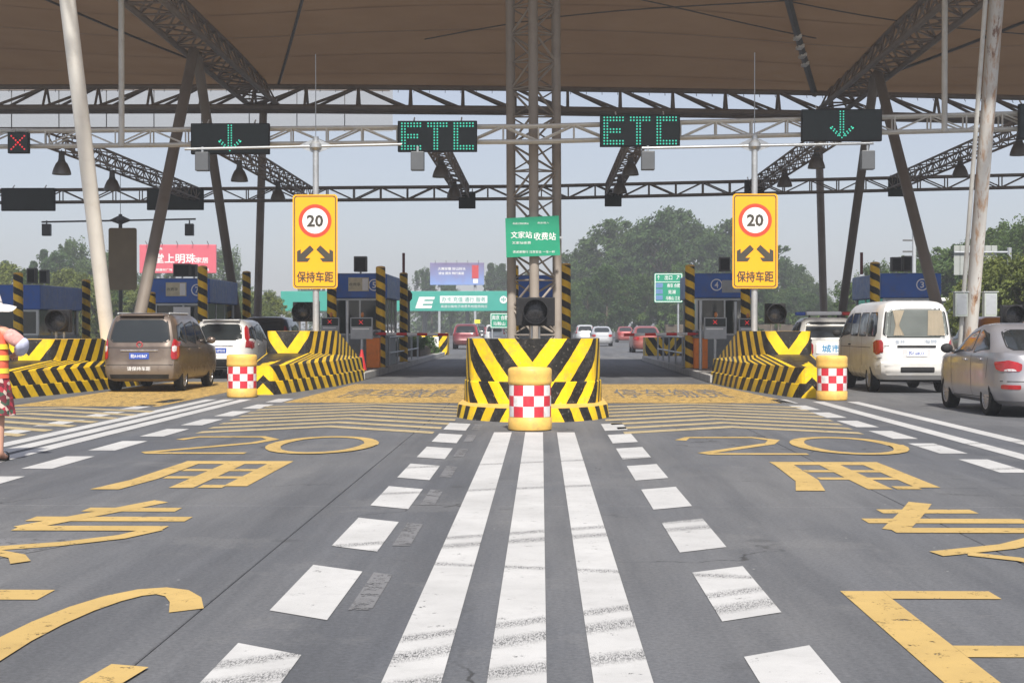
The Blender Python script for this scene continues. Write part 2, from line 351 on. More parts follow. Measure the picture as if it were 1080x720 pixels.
# three solid lines and two rows of slow-down dashes before the middle island
for xc in (-.53, -.10, .335): paint([rect(xc - .122, xc + .122, 2.0, 20.9)], M['pw'], 'white_line')
for k in range(-1, 8):
    yc = 6.05 + 2.29 * k
    for s, x in ((1, 1.055), (-1, -1.225)):
        xi, xo = (x - .165, x + .165) if s > 0 else (x + .165, x - .165)
        paint([[(xi, yc - .87), (xo, yc - .62), (xo, yc + .87), (xi, yc + .62)]], M['pw'], 'slow_down_dash')
        if s < 0 and k > 0: paint([[(xi + .07, yc - .6), (xi + .19, yc - .6), (xi + .19, yc + .5), (xi + .07, yc + .6)]], M['pw_old'], 'worn_dash', .004)
for cx, s in ((-5.9, -1), (5.75, 1)):
    for dx in ((-.72, -.36, -.02) if s < 0 else (-.37, .30)): paint([rect(cx + dx - .115, cx + dx + .115, 4.0, 29.6 if s > 0 else 30.3)], M['pw'], 'white_line')
    for k in range(0, 11):
        yc = 6.9 + 2.29 * k
        for d in (-1, 1):
            xd = (cx + d * 1.02) if s > 0 else cx - .33 + d * 1.06
            if s > 0 and d > 0: continue
            paint([[(xd - .16, yc - .75 + .12 * d), (xd + .16, yc - .75 + .12 * d), (xd + .16, yc + .75 + .1 * d), (xd - .16, yc + .75 + .1 * d)]], M['pw'], 'slow_down_dash')
# yellow lettering on the two fast lanes
def ribbon(pts, wx, closed=False):
    polys = []; n = len(pts); L = []
    for i in range(n):
        a = pts[(i - 1) % n] if (closed or i) else pts[i]; b = pts[(i + 1) % n] if (closed or i < n - 1) else pts[i]
        d = Vector((b[0] - a[0], (b[1] - a[1]) / 2.6)); d.normalize(); nrm = Vector((-d.y, d.x * 2.6 * .46))
        L.append(((pts[i][0] + nrm.x * wx / 2, pts[i][1] + nrm.y * wx / 2), (pts[i][0] - nrm.x * wx / 2, pts[i][1] - nrm.y * wx / 2)))
    for i in range(n if closed else n - 1):
        j = (i + 1) % n; polys.append([L[i][0], L[i][1], L[j][1], L[j][0]])
    return polys
def lane_text(cx, cz, x20):
    g = lambda u, v, x0, x1, y0, y1: (x0 + u * (x1 - x0), y0 + v * (y1 - y0))
    a = dict(x0=cx - 1.36, x1=cx - .55, y0=5.25, y1=8.35)                     # E
    E = [rect(a['x0'], a['x0'] + .23, a['y0'], a['y1'])] + [rect(a['x0'] + .23, a['x1'], y, y + .24) for y in (a['y0'], 6.68, a['y1'] - .24)]
    paint(E, M['py'], 'painted_letter')
    paint([rect(cx - .36, cx + .44, 8.0, 8.3), rect(cx - .07, cx + .15, 5.25, 8.0)], M['py'], 'painted_letter')
    c0 = (cx + 1.03, 6.8); arc = [(c0[0] + .35 * math.cos(t), c0[1] + 1.48 * math.sin(t)) for t in [R(38 + 307 * k / 18) for k in range(19)]]
    paint(ribbon(arc, .18), M['py'], 'painted_letter')
    cx = cz; x0, x1 = cx - .60, cx + .60                                               # the character for "exclusive"
    zh = [rect(x0 + .24, x1 - .22, 11.85, 12.1), rect(x0, x1, 11.25, 11.52)]
    zh += ribbon([(cx + .10, 12.55), (cx - .12, 11.9), (cx - .5, 10.85)], .2) + [rect(cx - .52, cx + .55, 10.72, 10.98)]
    zh += ribbon([(cx + .50, 10.82), (cx + .36, 10.4), (cx + .05, 10.05), (cx - .50, 9.72)], .17) + ribbon([(cx - .30, 9.72), (cx - .05, 9.5), (cx + .06, 9.25)], .13)
    paint(zh, M['py'], 'painted_character')
    x0, x1 = cx - .57, cx + .58                                               # the character for "use"
    yo = [rect(x0, x1, 16.0, 16.35), rect(x0 + .2, x1 - .2, 15.2, 15.42), rect(x0 + .2, x1 - .2, 14.45, 14.66), rect(cx - .1, cx + .12, 13.6, 16.0), rect(x1 - .22, x1, 13.75, 16.0), rect(x1 - .42, x1 - .2, 13.6, 13.85)]
    yo += [[(x0 + .0, 16.0), (x0 - .06, 14.3), (x0 - .2, 13.45), (x0 + .06, 13.45), (x0 + .17, 14.4), (x0 + .2, 16.0)]]
    paint(yo, M['py'], 'painted_character')
    x0 = x20                                                                  # 20
    two = [(x0 + .02, 19.45), (x0 + .16, 19.95), (x0 + 1.0, 19.98), (x0 + 1.22, 19.5), (x0 + 1.08, 18.9), (x0 + .08, 17.42), (x0 + .15, 17.35), (x0 + 1.28, 17.35)]
    paint(ribbon(two, .165), M['py'], 'painted_digit')
    x0 = x20 + 1.36; zero = [(x0 + .63 + .60 * math.cos(t) * (1 if abs(math.cos(t)) < .8 else .97), 18.65 + 1.32 * math.sin(t)) for t in [R(15 * k) for k in range(24)]]
    paint(ribbon(zero, .185, True), M['py'], 'painted_digit')
lane_text(-3.12, -3.26, -4.68); lane_text(3.0, 3.02, 1.76)
for cx, y0 in ((-3.1, 20.6), (2.75, 20.6), (-8.6, 19.0)):
    for k in range(8):
        y = y0 + .95 * k; hw = 1.62 + .045 * k; sag = 1.3
        paint([[(cx - hw, y), (cx, y + sag), (cx, y + sag + .4), (cx - hw, y + .4)], [(cx, y + sag), (cx + hw, y), (cx + hw, y + .4), (cx, y + sag + .4)]], M['pc'], 'chevron_line')
paint([[(-4.95, 29), (-1.55, 29), (-1.5, 38.6), (-4.75, 38.6)]], M['po'], 'orange_band'); paint([[(1.2, 29), (4.85, 29), (4.3, 38.6), (1.2, 38.6)]], M['po'], 'orange_band')
paint([rect(-9.75, -7.0, 27.6, 40)], M['po'], 'orange_band')
for cx in (-3.1, 2.8):
    vs, fs = text_geo('停车缴费', 0.0); mb = MB(); mb.add([(cx + x * 2.4, 33.3 + y * 4.2, .009) for x, y in vs], fs); mb.build('painted_character', M['pw_old'], road, recalc=False)
MB().add([(-5.3, 8.0, .003), (-3.75, 8.6, .003), (-3.2, 9.9, .003), (-3.0, 10.4, .003), (-3.9, 10.3, .003), (-5.3, 9.8, .003)], [tuple(range(6))]).build('pale_patch', M['pw_old'], road, recalc=False)

# ------------------------------------------------------------------ islands
def island(name, cx, y0, y1, hw, label):
    t = bpy.data.objects.new(name, None); COL.objects.link(t); t.location = (cx, y0, 0); W0[t] = Vector((cx, y0, 0)); tag(t, label, None, None, 'structure')
    MB().box(cx - hw + .16, cx + hw - .16, y0, y1, 0, .19).build('island_paving', M['conc'], t)
    for s in (-1, 1):
        a, b = sorted((cx + s * hw, cx + s * (hw - .155))); MB().bbox(a, b, y0, y1, 0, .205, .02).build('kerb', M['kerb'], t)
    MB().bbox(cx - hw + .16, cx + hw - .16, y1 + .004, y1 + .2, 0, .205, .02).build('kerb', M['kerb'], t)
IS = {'c': -.14, 'l1': -5.9, 'l2': -11.25, 'l3': -16.9, 'r1': 5.5, 'r2': 11.25}
island('traffic_island', IS['c'], 25.5, 64, 1.12, 'raised concrete island carrying the lattice mast')
island('traffic_island', IS['l1'], 41.5, 76, 1.06, 'raised concrete island with the orange gate cabinet left of the mast')
island('traffic_island', IS['l2'], 38.5, 64, 1.12, 'raised concrete island beside the white off-roader')
island('traffic_island', IS['l3'], 36, 64, 1.12, 'raised concrete island at the far left')
island('traffic_island', IS['r1'], 39.5, 66, 1.12, 'raised concrete island with the orange gate cabinet right of the mast')
island('traffic_island', IS['r2'], 38, 64, 1.12, 'raised concrete island beside the white van')

# ------------------------------------------------------------------ crash noses and barrels
def ring(mb, A, zA, B, zB, ztop):
    def us(P):
        L = [0]
        for p, q in zip(P, P[1:]): L.append(L[-1] + math.dist(p, q))
        m = L[-1] / 2; return [x - m for x in L]
    uA = us(A)
    for i in range(len(A) - 1):
        mb.quad((*A[i], zA[i]), (*A[i + 1], zA[i + 1]), (*B[i + 1], zB[i + 1]), (*B[i], zB[i]),
                [(uA[i], ztop - zA[i]), (uA[i + 1], ztop - zA[i + 1]), (uA[i + 1], ztop - zB[i + 1]), (uA[i], ztop - zB[i])])
def roundp(P, k=3):                                            # round the corners of an open plan polyline
    out = [P[0]]
    for a, b, c in zip(P, P[1:], P[2:]):
        a, b, c = Vector(a), Vector(b), Vector(c); r = min((a - b).length, (c - b).length, .32) * .45
        p = b + (a - b).normalized() * r; q = b + (c - b).normalized() * r
        for i in range(k + 1): t = i / k; out.append(tuple(p * (1 - t) ** 2 + b * 2 * t * (1 - t) + q * t * t))
    return out + [P[-1]]
def center_nose():
    c = -.14; t = thing('crash_barrier', 'big black and yellow chevron crash barrier in front of the lattice mast', 'barrier', (c, 24, 0))
    body = roundp([(c - 1.13, 30.5), (c - 1.12, 25.2), (c - 1.0, 24.35), (c - .5, 24.0), (c + .5, 24.0), (c + 1.0, 24.35), (c + 1.12, 25.2), (c + 1.13, 30.5)])
    n = len(body); k = lambda z: [z] * n
    ins = lambda P, d: [(c + (x - c) * (1 - d), y + d * .9) for x, y in P]
    mb = MB(); ring(mb, body, k(.585), ins(body, .012), k(1.27), 1.27); mb.build('chevron_shell', M['stripe_V'], t, smooth=35)
    mb = MB(); top = ins(body, .012); mb.add([(*p, 1.27) for p in top] + [(*p, 1.22) for p in ins(body, .1)], [(i, i + 1, n + i + 1, n + i) for i in range(n - 1)] + [tuple(range(n, 2 * n))]); mb.build('fill', M['conc'], t)
    mb = MB(); ring(mb, ins(body, -.022), k(.235), ins(body, -.016), k(.575), .575); ring(mb, ins(body, -.016), k(.575), ins(body, .0), k(.588), .575); mb.build('middle_band', M['stripe_F'], t, smooth=35)
    sk = roundp([(c - 1.24, 30.5), (c - 1.24, 24.5), (c - .98, 23.75), (c - .5, 23.2), (c + .5, 23.2), (c + .98, 23.75), (c + 1.24, 24.5), (c + 1.24, 30.5)])
    mb = MB(); ring(mb, sk, k(0), ins(sk, .02), k(.21), .21); mb.build('skirt', M['stripe_B'], t, smooth=35)
    mb = MB(); ring(mb, ins(sk, .02), k(.21), ins(body, -.022), k(.238), .21); mb.build('skirt_ledge', M['barrel_y'], t)
center_nose()
def wedge_nose(cx, y0, label, L=9.2, hs=1.0):
    t = thing('crash_barrier', label, 'barrier', (cx, y0, 0))
    k = L / 9.4
    P = lambda pts: roundp([(cx + x, y0 + y * k) for x, y in pts])
    base = P([(-1.08, 9.4), (-.90, 4.9), (-.36, .5), (-.2, 0), (.2, 0), (.36, .5), (.90, 4.9), (1.08, 9.4)]); n = len(base)
    ins = lambda Q, d: [(cx + (x - cx) * (1 - d), y + d * .8) for x, y in Q]
    mb = MB(); ring(mb, ins(base, -.05), [0] * n, ins(base, -.03), [.28] * n, .28); ring(mb, ins(base, -.03), [.28] * n, base, [.292] * n, .28); mb.build('lower_band', M['stripe_W'], t, smooth=35)
    mb = MB(); ring(mb, base, [.295] * n, ins(base, .03), [.62] * n, .80); mb.build('upper_band', M['stripe_W'], t, smooth=35)
    up = P([(-.97, 9.4), (-.86, 5.6), (-.54, 3.35), (-.46, 3.2), (.46, 3.2), (.54, 3.35), (.86, 5.6), (.97, 9.4)])
    zb = [interp(y, [(y0 + 3.2 * k, .84), (y0 + 9.4 * k, .64)]) for x, y in up]
    mb = MB(); ring(mb, ins(base, .03), [.62] * n, up, zb, .75); mb.build('sloped_deck', M['stripe_W'], t, smooth=35)
    lo, hi, zt, zl = [], [], [], []
    m = len(up); left = up[0]; right = up[-1]
    mid = lambda s: (cx + s * (.86 + .11 * (5.9 - 5.6) / 3.8), y0 + 5.9 * k)
    full = [left, mid(-1)] + up[1:-1] + [mid(1), right]
    zl = [.60] + [interp(y, [(y0 + 3.2 * k, .835), (y0 + 9.4 * k, .635)]) for x, y in full[1:-1]] + [.60]
    zt = [.66] + [1.36] * (len(full) - 2) + [.66]
    tp = ins(full, .05)
    mb = MB(); ring(mb, full, zl, tp, zt, 1.36); mb.build('chevron_shell', M['stripe_WV'], t, smooth=35)
    mb = MB(); q = len(tp); mb.add([(*tp[i], zt[i] - .003) for i in range(q)], [tuple(range(1, q - 1)), (0, 1, q - 2, q - 1)]); mb.build('top_plate', M['barrel_y'], t)
    t.scale = (1, 1, hs)
wedge_nose(IS['l1'] - .08, 32.5, 'black and yellow wedge barrier under the left speed limit sign')
wedge_nose(IS['l2'] + .12, 29.6, 'black and yellow wedge barrier at the left edge behind the road worker', 9.2, .87)
wedge_nose(IS['r1'] + .05, 31.2, 'black and yellow wedge barrier under the right speed limit sign', 8.6)

def barrel(x, y, label, rot):
    t = thing('traffic_barrel', label, 'barrel', (x, y, 0), 'checkered water barrels in front of the islands')
    b = MB(); b.lathe([(.27, 0), (.305, .015), (.312, .04), (.31, .17), (.295, .19), (.292, .64), (.31, .66), (.312, .70), (.307, .74), (.312, .78), (.312, .845), (.30, .87), (.27, .885), (.255, .86), (.245, .80)], 40, caps=False); b.lathe([(.002, .80), (.245, .80)], 40, caps=False)
    sd_ = x * 3.1
    def dent(m):
        for i, (X, Y, Z) in enumerate(m.v):
            a = math.atan2(Y, X); k = 1 + .012 * math.sin(2 * a + sd_) + .009 * math.sin(3 * a + 7 * Z + sd_) - .035 * math.exp(-((a + 1.9 + .4 * math.sin(sd_)) / .35) ** 2 - ((Z - .62) / .16) ** 2); m.v[i] = (X * k, Y * k, Z)
    dent(b); body = b.build('barrel_body', M['barrel_y'], t, True, smooth=40)
    n = 12; mb = MB(); z0, hh = .195, .148
    for r_ in range(3):
        for k in range(n):
            for q in range(4):
                a0 = 2 * math.pi * (k + q / 4) / n + rot; a1 = 2 * math.pi * (k + q / 4 + .25) / n + rot; rr = .2975
                mb.quad((rr * math.cos(a0), rr * math.sin(a0), z0 + r_ * hh), (rr * math.cos(a1), rr * math.sin(a1), z0 + r_ * hh), (rr * math.cos(a1), rr * math.sin(a1), z0 + (r_ + 1) * hh), (rr * math.cos(a0), rr * math.sin(a0), z0 + (r_ + 1) * hh), None, (k + r_) % 2)
    dent(mb); mb.build('checkered_sleeve', [M['barrel_w'], M['barrel_r']], t, True, recalc=False)
    lm = MB()
    for k in range(4): a = k * math.pi / 2 + rot; lm.bbox(.2 * math.cos(a) - .035, .2 * math.cos(a) + .035, .2 * math.sin(a) - .035, .2 * math.sin(a) + .035, .79, .845, .01)
    lm.build('lid_lugs', M['barrel_y'], t, True)
    return t
barrel(-.16, 21.4, 'checkered red and white barrel at the foot of the middle chevron barrier', .2)
barrel(-6.2, 31.3, 'checkered red and white barrel beside the white off-roader', .05)
barrel(5.78, 30.3, 'checkered red and white barrel beside the white van', .12)

# ------------------------------------------------------------------ canopy
def bar(parent, p, q, r, mat, name='brace', n=6): return MB().tube(p, q, r, n).build(name, mat, parent, smooth=50)
def mem_edge(x): return interp(x, [(-30, 10.98), (-20, 10.95), (0, 10.76), (9, 10.55), (18, 10.26), (30, 9.95)])
def mem_z(x, y):
    e = mem_edge(x); t = (59.2 - y) / 27.0
    return e + 1.5 * t + .5 * math.sin(math.pi * min(max(t, 0), 1)) * (math.cos((x + .1) / 10.9 * math.pi) * .5 + .2)
b = NB('tensile_membrane'); v = b.coord('World')
f = b.ramp(b.noise(v, .35, 5, .6), .3, .7); c = b.mix(f, (.2, .132, .082, 1), (.255, .175, .115, 1))
c = b.mix(b.ramp(b.noise(v, 1.6, 6, .7, (1, .3, 1)), .5, .75, 0, .35), c, (.2, .14, .1, 1))
b.put(b.p.inputs['Base Color'], c); b.p.inputs['Roughness'].default_value = .8
tr = b.new('ShaderNodeBsdfTranslucent'); b.put(tr.inputs[0], b.mix(f, (.17, .10, .052, 1), (.2, .125, .068, 1))); mx = b.new('ShaderNodeMixShader'); mx.inputs[0].default_value = .2
b.link(b.p.outputs[0], mx.inputs[1]); b.link(tr.outputs[0], mx.inputs[2]); b.link(mx.outputs[0], b.out.inputs[0]); M['membrane'] = b.m
XL, XR = -10.75, 11.1
can = thing('toll_canopy', 'brown tensile membrane canopy on lattice trusses and leaning columns', 'canopy', (0, 46, 0))
YF, YB = 33.0, 59.2
mb = MB(); nx, ny = 72, 22
mb.add([(lerp(-30, 30, i / nx), lerp(YF, YB, j / ny), mem_z(lerp(-30, 30, i / nx), lerp(YF, YB, j / ny))) for j in range(ny + 1) for i in range(nx + 1)],
       [(j * (nx + 1) + i, j * (nx + 1) + i + 1, (j + 1) * (nx + 1) + i + 1, (j + 1) * (nx + 1) + i) for j in range(ny) for i in range(nx)])
mem = mb.build('membrane', M['membrane'], can, smooth=60, recalc=False)
for j in range(1, 9):
    y = YF + j * 3.0; mb = MB(); pts = [(lerp(-30, 30, i / nx), y + .25 * math.sin(i * .4), mem_z(lerp(-30, 30, i / nx), y) - .012) for i in range(nx + 1)]
    for a, c_ in zip(pts, pts[1:]): mb.quad(a, c_, (c_[0], c_[1] + .07, c_[2]), (a[0], a[1] + .07, a[2]))
    mb.build('seam', M['steel_brown'] if j % 3 == 0 else M['membrane'], mem, recalc=False)
def cable(pts, r, name='cable', mat='grey_dark'): return MB().path(pts, r, 6).build(name, M[mat], can)
def under(x0, y0, x1, y1, d=.12, n=14): return [(lerp(x0, x1, t / n), lerp(y0, y1, t / n), mem_z(lerp(x0, x1, t / n), lerp(y0, y1, t / n)) - d) for t in range(n + 1)]
cable(under(-10.2, 58.6, -4.9, 36), .05); cable(under(10.5, 58.6, 4.6, 34), .13); cable(under(-10.8, 58.6, -19, 36), .04); cable(under(11, 58.6, 19, 36), .05)
cable(under(-21, 47, -3, 41, .05), .02); cable(under(3, 44, 22, 52, .05), .02); cable(under(-9, 41, 9, 50, .05), .02); cable(under(-4, 52, 18, 40, .05), .02)
for k in range(4): p = under(10.5, 58.6, 4.6, 34, .22, 40)[9 + k * 2]; MB().bbox(p[0] - .1, p[0] + .1, p[1] - .3, p[1] + .3, p[2] - .05, p[2] + .07, .02).build('cable_clamp', M['white'], can)
# main cross truss: one top chord, two bottom chords
tt = lambda x: interp(x, [(-24, 10.68), (-10, 10.66), (0, 10.54), (9, 10.38), (20, 10.1), (24, 10.0)])
tb = lambda x: tt(x) - interp(x, [(-20, .86), (0, .84), (20, .84)])
def run(f, y, x0=-23, x1=21, n=22): return [(lerp(x0, x1, i / n), y, f(lerp(x0, x1, i / n))) for i in range(n + 1)]
ct = MB().path(run(tt, 58), .10, 8).build('top_chord', M['steel_brown'], can, smooth=50)
for y in (57.5, 58.5): MB().path(run(tb, y), .11, 8).build('bottom_chord', M['steel_brown'], can, smooth=50)
n = 22; xs_ = [lerp(-23, 21, i / n) for i in range(n + 1)]
for i, x in enumerate(xs_):
    for y in (57.5, 58.5):
        bar(can, (x, y, tb(x)), (x, 58, tt(x)), .055, M['steel_brown'])
        if i < n:
            x2 = xs_[i + 1]; a, c_ = ((x, y, tb(x)), (x2, 58, tt(x2))) if x < -.5 else ((x, 58, tt(x)), (x2, y, tb(x2)))
            if -9 < x < -.5: a, c_ = (x, 58, tt(x)), (x2, y, tb(x2))
            bar(can, a, c_, .055, M['steel_brown'])
    if i < n: bar(can, (x, 57.5, tb(x)), (xs_[i + 1], 58.5, tb(xs_[i + 1])), .03, M['steel_brown'])
# eaves: fine hangers between membrane edge and top chord
for i in range(70):
    x = lerp(-22, 20, i / 69); bar(can, (x, 58.9, tt(x) - .05), (x, 59.1, mem_z(x, 59.1) - .02), .014, M['grey_dark'], 'hanger', 4)
# long trusses of triangular section on the two outer islands
def long_truss(cx, hw, zs):
    z = lambda y: zs + (58 - y) * .012
    ys_ = [29 + 1.45 * k for k in range(21)]
    t = MB().path([(cx, y, z(y) + 1.05) for y in ys_], .085, 8).build('long_truss', M['steel_brown'], can, smooth=50)
    for s in (-1, 1): MB().path([(cx + s * hw, y, z(y)) for y in ys_], .095, 8).build('chord', M['steel_brown'], t, smooth=50)
    for i, y in enumerate(ys_):
        for s in (-1, 1):
            bar(t, (cx + s * hw, y, z(y)), (cx, y, z(y) + 1.05), .038, M['steel_brown'])
            if i < 20: bar(t, (cx + s * hw, y, z(y)), (cx, ys_[i + 1], z(y) + 1.05), .038, M['steel_brown'])
        bar(t, (cx - hw, y, z(y)), (cx + hw, y, z(y)), .034, M['steel_brown'])
        if i < 20: bar(t, (cx - hw * (-1) ** i, y, z(y)), (cx + hw * (-1) ** i, ys_[i + 1], z(y)), .034, M['steel_brown'])
long_truss(XL + .1, .55, 9.95); long_truss(XR, .52, 9.75)
# leaning columns
def col(p, q, r, mat, name, r2=None): 
    o = MB().tube(p, q, r, 20, r2).build(name, M[mat], can, smooth=50)
    d = (Vector(q) - Vector(p)).normalized(); P = Vector(p); MB().tube(P, P + d * .05, r * 1.7, 16).build('base_plate', M['grey_paint'], o, smooth=40); return o
for cx, za, yb, ya, yc_, yd in ((XL, 9.98, 39.2, 46.8, 54.6, 57.0), (XR, 9.85, 41.0, 50.4, 57.5, 59.6)):
    col((cx, yb, .2), (cx, ya, za), .165, 'steel_pole', 'raker_column'); col((cx, yc_, .2), (cx, ya + .4, za), .155, 'steel_pole', 'raker_column')
    col((cx, yd, .2), (cx, yd + 1.6, za + .2), .15, 'steel_brown', 'rear_column')
col((-10.65, 37.5, .2), (-10.65, 33.3, 10.4), .18, 'column_white', 'front_column', .18)
col((11.05, 39.6, .2), (11.05, 36.9, 10.2), .175, 'steel_rusty', 'front_column', .175)
MB().tube((10.75, 39.4, .2), (10.72, 36.7, 10.2), .055, 10).build('drain_pipe', M['steel_white'], can, smooth=50)
_b = NB('frosted_panel'); _c = _b.mix(_b.ramp(_b.noise(_b.coord('World'), .8, 5, .6), .35, .7), (.80, .76, .70, 1), (.66, .60, .54, 1)); _b.put(_b.p.inputs['Base Color'], _c)
_t1 = _b.new('ShaderNodeBsdfTranslucent'); _b.put(_t1.inputs[0], _c); _t2 = _b.new('ShaderNodeBsdfTransparent'); _t2.inputs[0].default_value = (.97, .93, .88, 1)
_m1 = _b.new('ShaderNodeMixShader'); _m1.inputs[0].default_value = .7; _b.link(_b.p.outputs[0], _m1.inputs[1]); _b.link(_t1.outputs[0], _m1.inputs[2])
_m2 = _b.new('ShaderNodeMixShader'); _m2.inputs[0].default_value = .96; _b.link(_m1.outputs[0], _m2.inputs[1]); _b.link(_t2.outputs[0], _m2.inputs[2]); _b.link(_m2.outputs[0], _b.out.inputs[0]); M['fascia_sheet'] = _b.m
# white slatted fascia over the far eaves, left half
for k in range(9):
    x = -23.0 + k * 1.9; z0, z1 = tt(x) - 1.42, tt(x) + .34
    MB().box(x + .004, x + 1.896, 60.2, 60.24, z0, z1).build('fascia_panel', M['fascia_sheet'], can)
    bar(can, (x, 60.1, z0), (x, 60.1, z1), .022, M['grey_dark'], 'fascia_rail', 4)
for dz in (-1.3, -.5, .2): MB().path([(x, 60.05, tt(x) + dz) for x in range(-23, -5)], .03, 6).build('fascia_rail', M['steel_brown'], can)

# ------------------------------------------------------------------ lattice mast on the middle island
mast = thing('lattice_mast', 'three-legged lattice mast of grey tubes rising from the middle island', 'mast', (-.18, 41, 0))
ch = [(-.80, 41.3), (-.18, 40.6), (.44, 41.3)]
for i, (x, y) in enumerate(ch): MB().tube((x, y, .19), (x - .06, y, 12.2), .125 if i != 1 else .13, 18).build('chord', M['mast_paint'], mast, smooth=50); MB().tube((x, y, .19), (x, y, .23), .22, 16).build('base_plate', M['grey_paint'], mast)
for k in range(16):
    z = .5 + k * .74
    for a, c_ in ((0, 1), (1, 2), (0, 2)):
        p, q = ch[a], ch[c_]; sx = -.06 * z / 12
        A, B_ = ((p[0] + sx, p[1], z), (q[0] + sx, q[1], z + .74)) if k % 2 == 0 else ((q[0] + sx, q[1], z), (p[0] + sx, p[1], z + .74))
        bar(mast, A, B_, .032, M['mast_paint']); bar(mast, (p[0] + sx, p[1], z), (q[0] + sx, q[1], z), .022, M['mast_paint'])
        if a == 0 and c_ == 2: bar(mast, (A[0], A[1] + .01, B_[2]), (B_[0], B_[1] + .01, A[2]), .022, M['steel_pole'])

# ------------------------------------------------------------------ gantries
def gz(x): return interp(x, [(-22, 6.38), (-14.1, 6.41), (0, 6.51), (12.6, 6.81), (22, 7.0)])
def rz(x): return interp(x, [(-22, 6.34), (0, 6.47), (18, 6.86), (22, 6.95)])
def gantry(name, label, y, x0, x1, bays, zf, h, d, r, mat):
    t = thing(name, label, 'gantry', (0, y, 0)); xx = [lerp(x0, x1, i / bays) for i in range(bays + 1)]
    for yy in (y - d / 2, y + d / 2):
        for s in (-1, 1): MB().path([(x, yy, zf(x) + s * h / 2) for x in xx], r, 8).build('chord', mat, t, smooth=50)
        for i, x in enumerate(xx):
            bar(t, (x, yy, zf(x) - h / 2), (x, yy, zf(x) + h / 2), r * .55, mat)
            if i < bays:
                s = 1 if i % 2 else -1; bar(t, (x, yy, zf(x) - s * h / 2), (xx[i + 1], yy, zf(xx[i + 1]) + s * h / 2), r * .55, mat)
    for x in xx[::2]:
        for s in (-1, 1): bar(t, (x, y - d / 2, zf(x) + s * h / 2), (x, y + d / 2, zf(x) + s * h / 2), r * .5, mat)
    return t
fg = gantry('sign_gantry', 'white lattice gantry hanging under the canopy and carrying the lane boards', 39.8, -19.5, 17.5, 40, gz, .40, .34, .042, M['steel_white'])
for x, zt in ((-11.0, 11.0), (10.45, 11.0)):
    MB().tube((x, 39.6, gz(x) - .25), (x, 39.6, zt), .075, 12).build('hanger_post', M['steel_white'], fg, smooth=50)
rg = gantry('rear_gantry', 'dark lattice gantry at the far side of the canopy', 56.6, -22, 20, 42, rz, .46, .4, .045, M['steel_brown'])
LINKX = [-12.9, -8.7, -2.9, 2.6, 7.9, 13.0]
for x in LINKX:
    mb = MB(); z0, z1 = gz(x), rz(x)
    P = lambda s, d, y: (x + s * .22, y, lerp(z0, z1, (y - 40) / 16.4) + d * .2)
    lk = None
    for s in (-1, 1):
        for d in (-1, 1):
            o = MB().tube(P(s, d, 40.0), P(s, d, 56.4), .036, 6).build('catwalk_truss' if lk is None else 'chord', M['steel_brown'], lk or rg)
            lk = lk or o
    for k in range(20):
        y0, y1 = 40 + k * .82, 40 + (k + 1) * .82; s2 = 1 if k % 2 else -1
        for s in (-1, 1): mb.tube(P(s, -s2, y0), P(s, s2, y1), .02, 5)
        for d in (-1, 1): mb.tube(P(-s2, d, y0), P(s2, d, y1), .02, 5)
        for s in (-1, 1): mb.tube(P(s, -1, y0), P(s, 1, y0), .018, 5)
    tag(mb.build('lacing', M['steel_brown'], lk), kind='stuff')

# ------------------------------------------------------------------ lane boards with LED dots
F_, L_, T_ = '#######', '##     ', '  ##   '
GL = {'E': [F_, F_, L_, L_, '###### ', '###### ', L_, L_, F_, F_], 'T': [F_, F_] + [T_] * 8, 'C': [F_, F_] + [L_] * 6 + [F_, F_]}
def dots(cells, x0, z1, step, y, r, mat, parent, dx=None):
    mb = MB()
    for cx, cz in cells:
        X, Z = x0 + cx * (dx or step), z1 - cz * step
        mb.add([(X + r * math.cos(a), y, Z + r * math.sin(a)) for a in [R(60 * k + 30) for k in range(6)]], [(5, 4, 3, 2, 1, 0)])
    return tag(mb.build('led_dots', mat, parent, recalc=False), kind='stuff')
def board(cx, cz, wd, ht, label, kind, y=39.35, name='lane_board', depth=.16, group=None):
    t = thing(name, label, 'lane sign', (cx, y, cz - ht / 2), group)
    MB().bbox(cx - wd / 2, cx + wd / 2, y, y + depth, cz - ht / 2, cz + ht / 2, .015).build('housing', M['black'], t)
    MB().box(cx - wd / 2 + .03, cx + wd / 2 - .03, y - .006, y - .001, cz - ht / 2 + .03, cz + ht / 2 - .03).build('face', M['black_board'], t)
    for s in (-1, 1): bar(t, (cx + s * wd * .3, y + depth / 2, cz + ht / 2 - .02), (cx + s * wd * .3, y + depth + .15, cz + ht / 2 + .12), .02, M['steel_white'], 'bracket')
    if kind == 'etc':
        cells = []
        for q, ch_ in enumerate('ETC'):
            for r_, row in enumerate(GL[ch_]):
                cells += [(q * 8.5 + k, r_) for k, c_ in enumerate(row) if c_ == '#']
        dots(cells, cx - wd / 2 + .11, cz + ht / 2 - .07, (ht - .14) / 9.0, y - .009, .0235, M['led_green'], t, (wd - .2) / 23.2)
    if kind == 'down':
        cells = [(s * .6, k) for s in (-1, 1) for k in range(0, 9)] + [(0, 10), (-.8, 9.2), (.8, 9.2)]
        cells += [(s * (1.1 + k * .85), 8.6 - k * .9) for s in (-1, 1) for k in range(4)] + [(s * (1.5 + k * .85), 9.2 - k * .9) for s in (-1, 1) for k in range(4)] + [(s * 4.3, 6.3) for s in (-1, 1)]
        dots(cells, cx, cz + ht / 2 - .06, (ht - .12) / 10.4, y - .009, .021, M['led_green'], t)
    if kind == 'cross':
        cells = [(k, k) for k in range(7)] + [(6 - k, k) for k in range(7)]
        dots(cells, cx - .17, cz + .17, .057, y - .009, .025, M['led_red'], t)
    return t
board(-2.70, 6.40, 2.06, .80, 'dark lane board with green ETC lights left of the mast', 'etc')
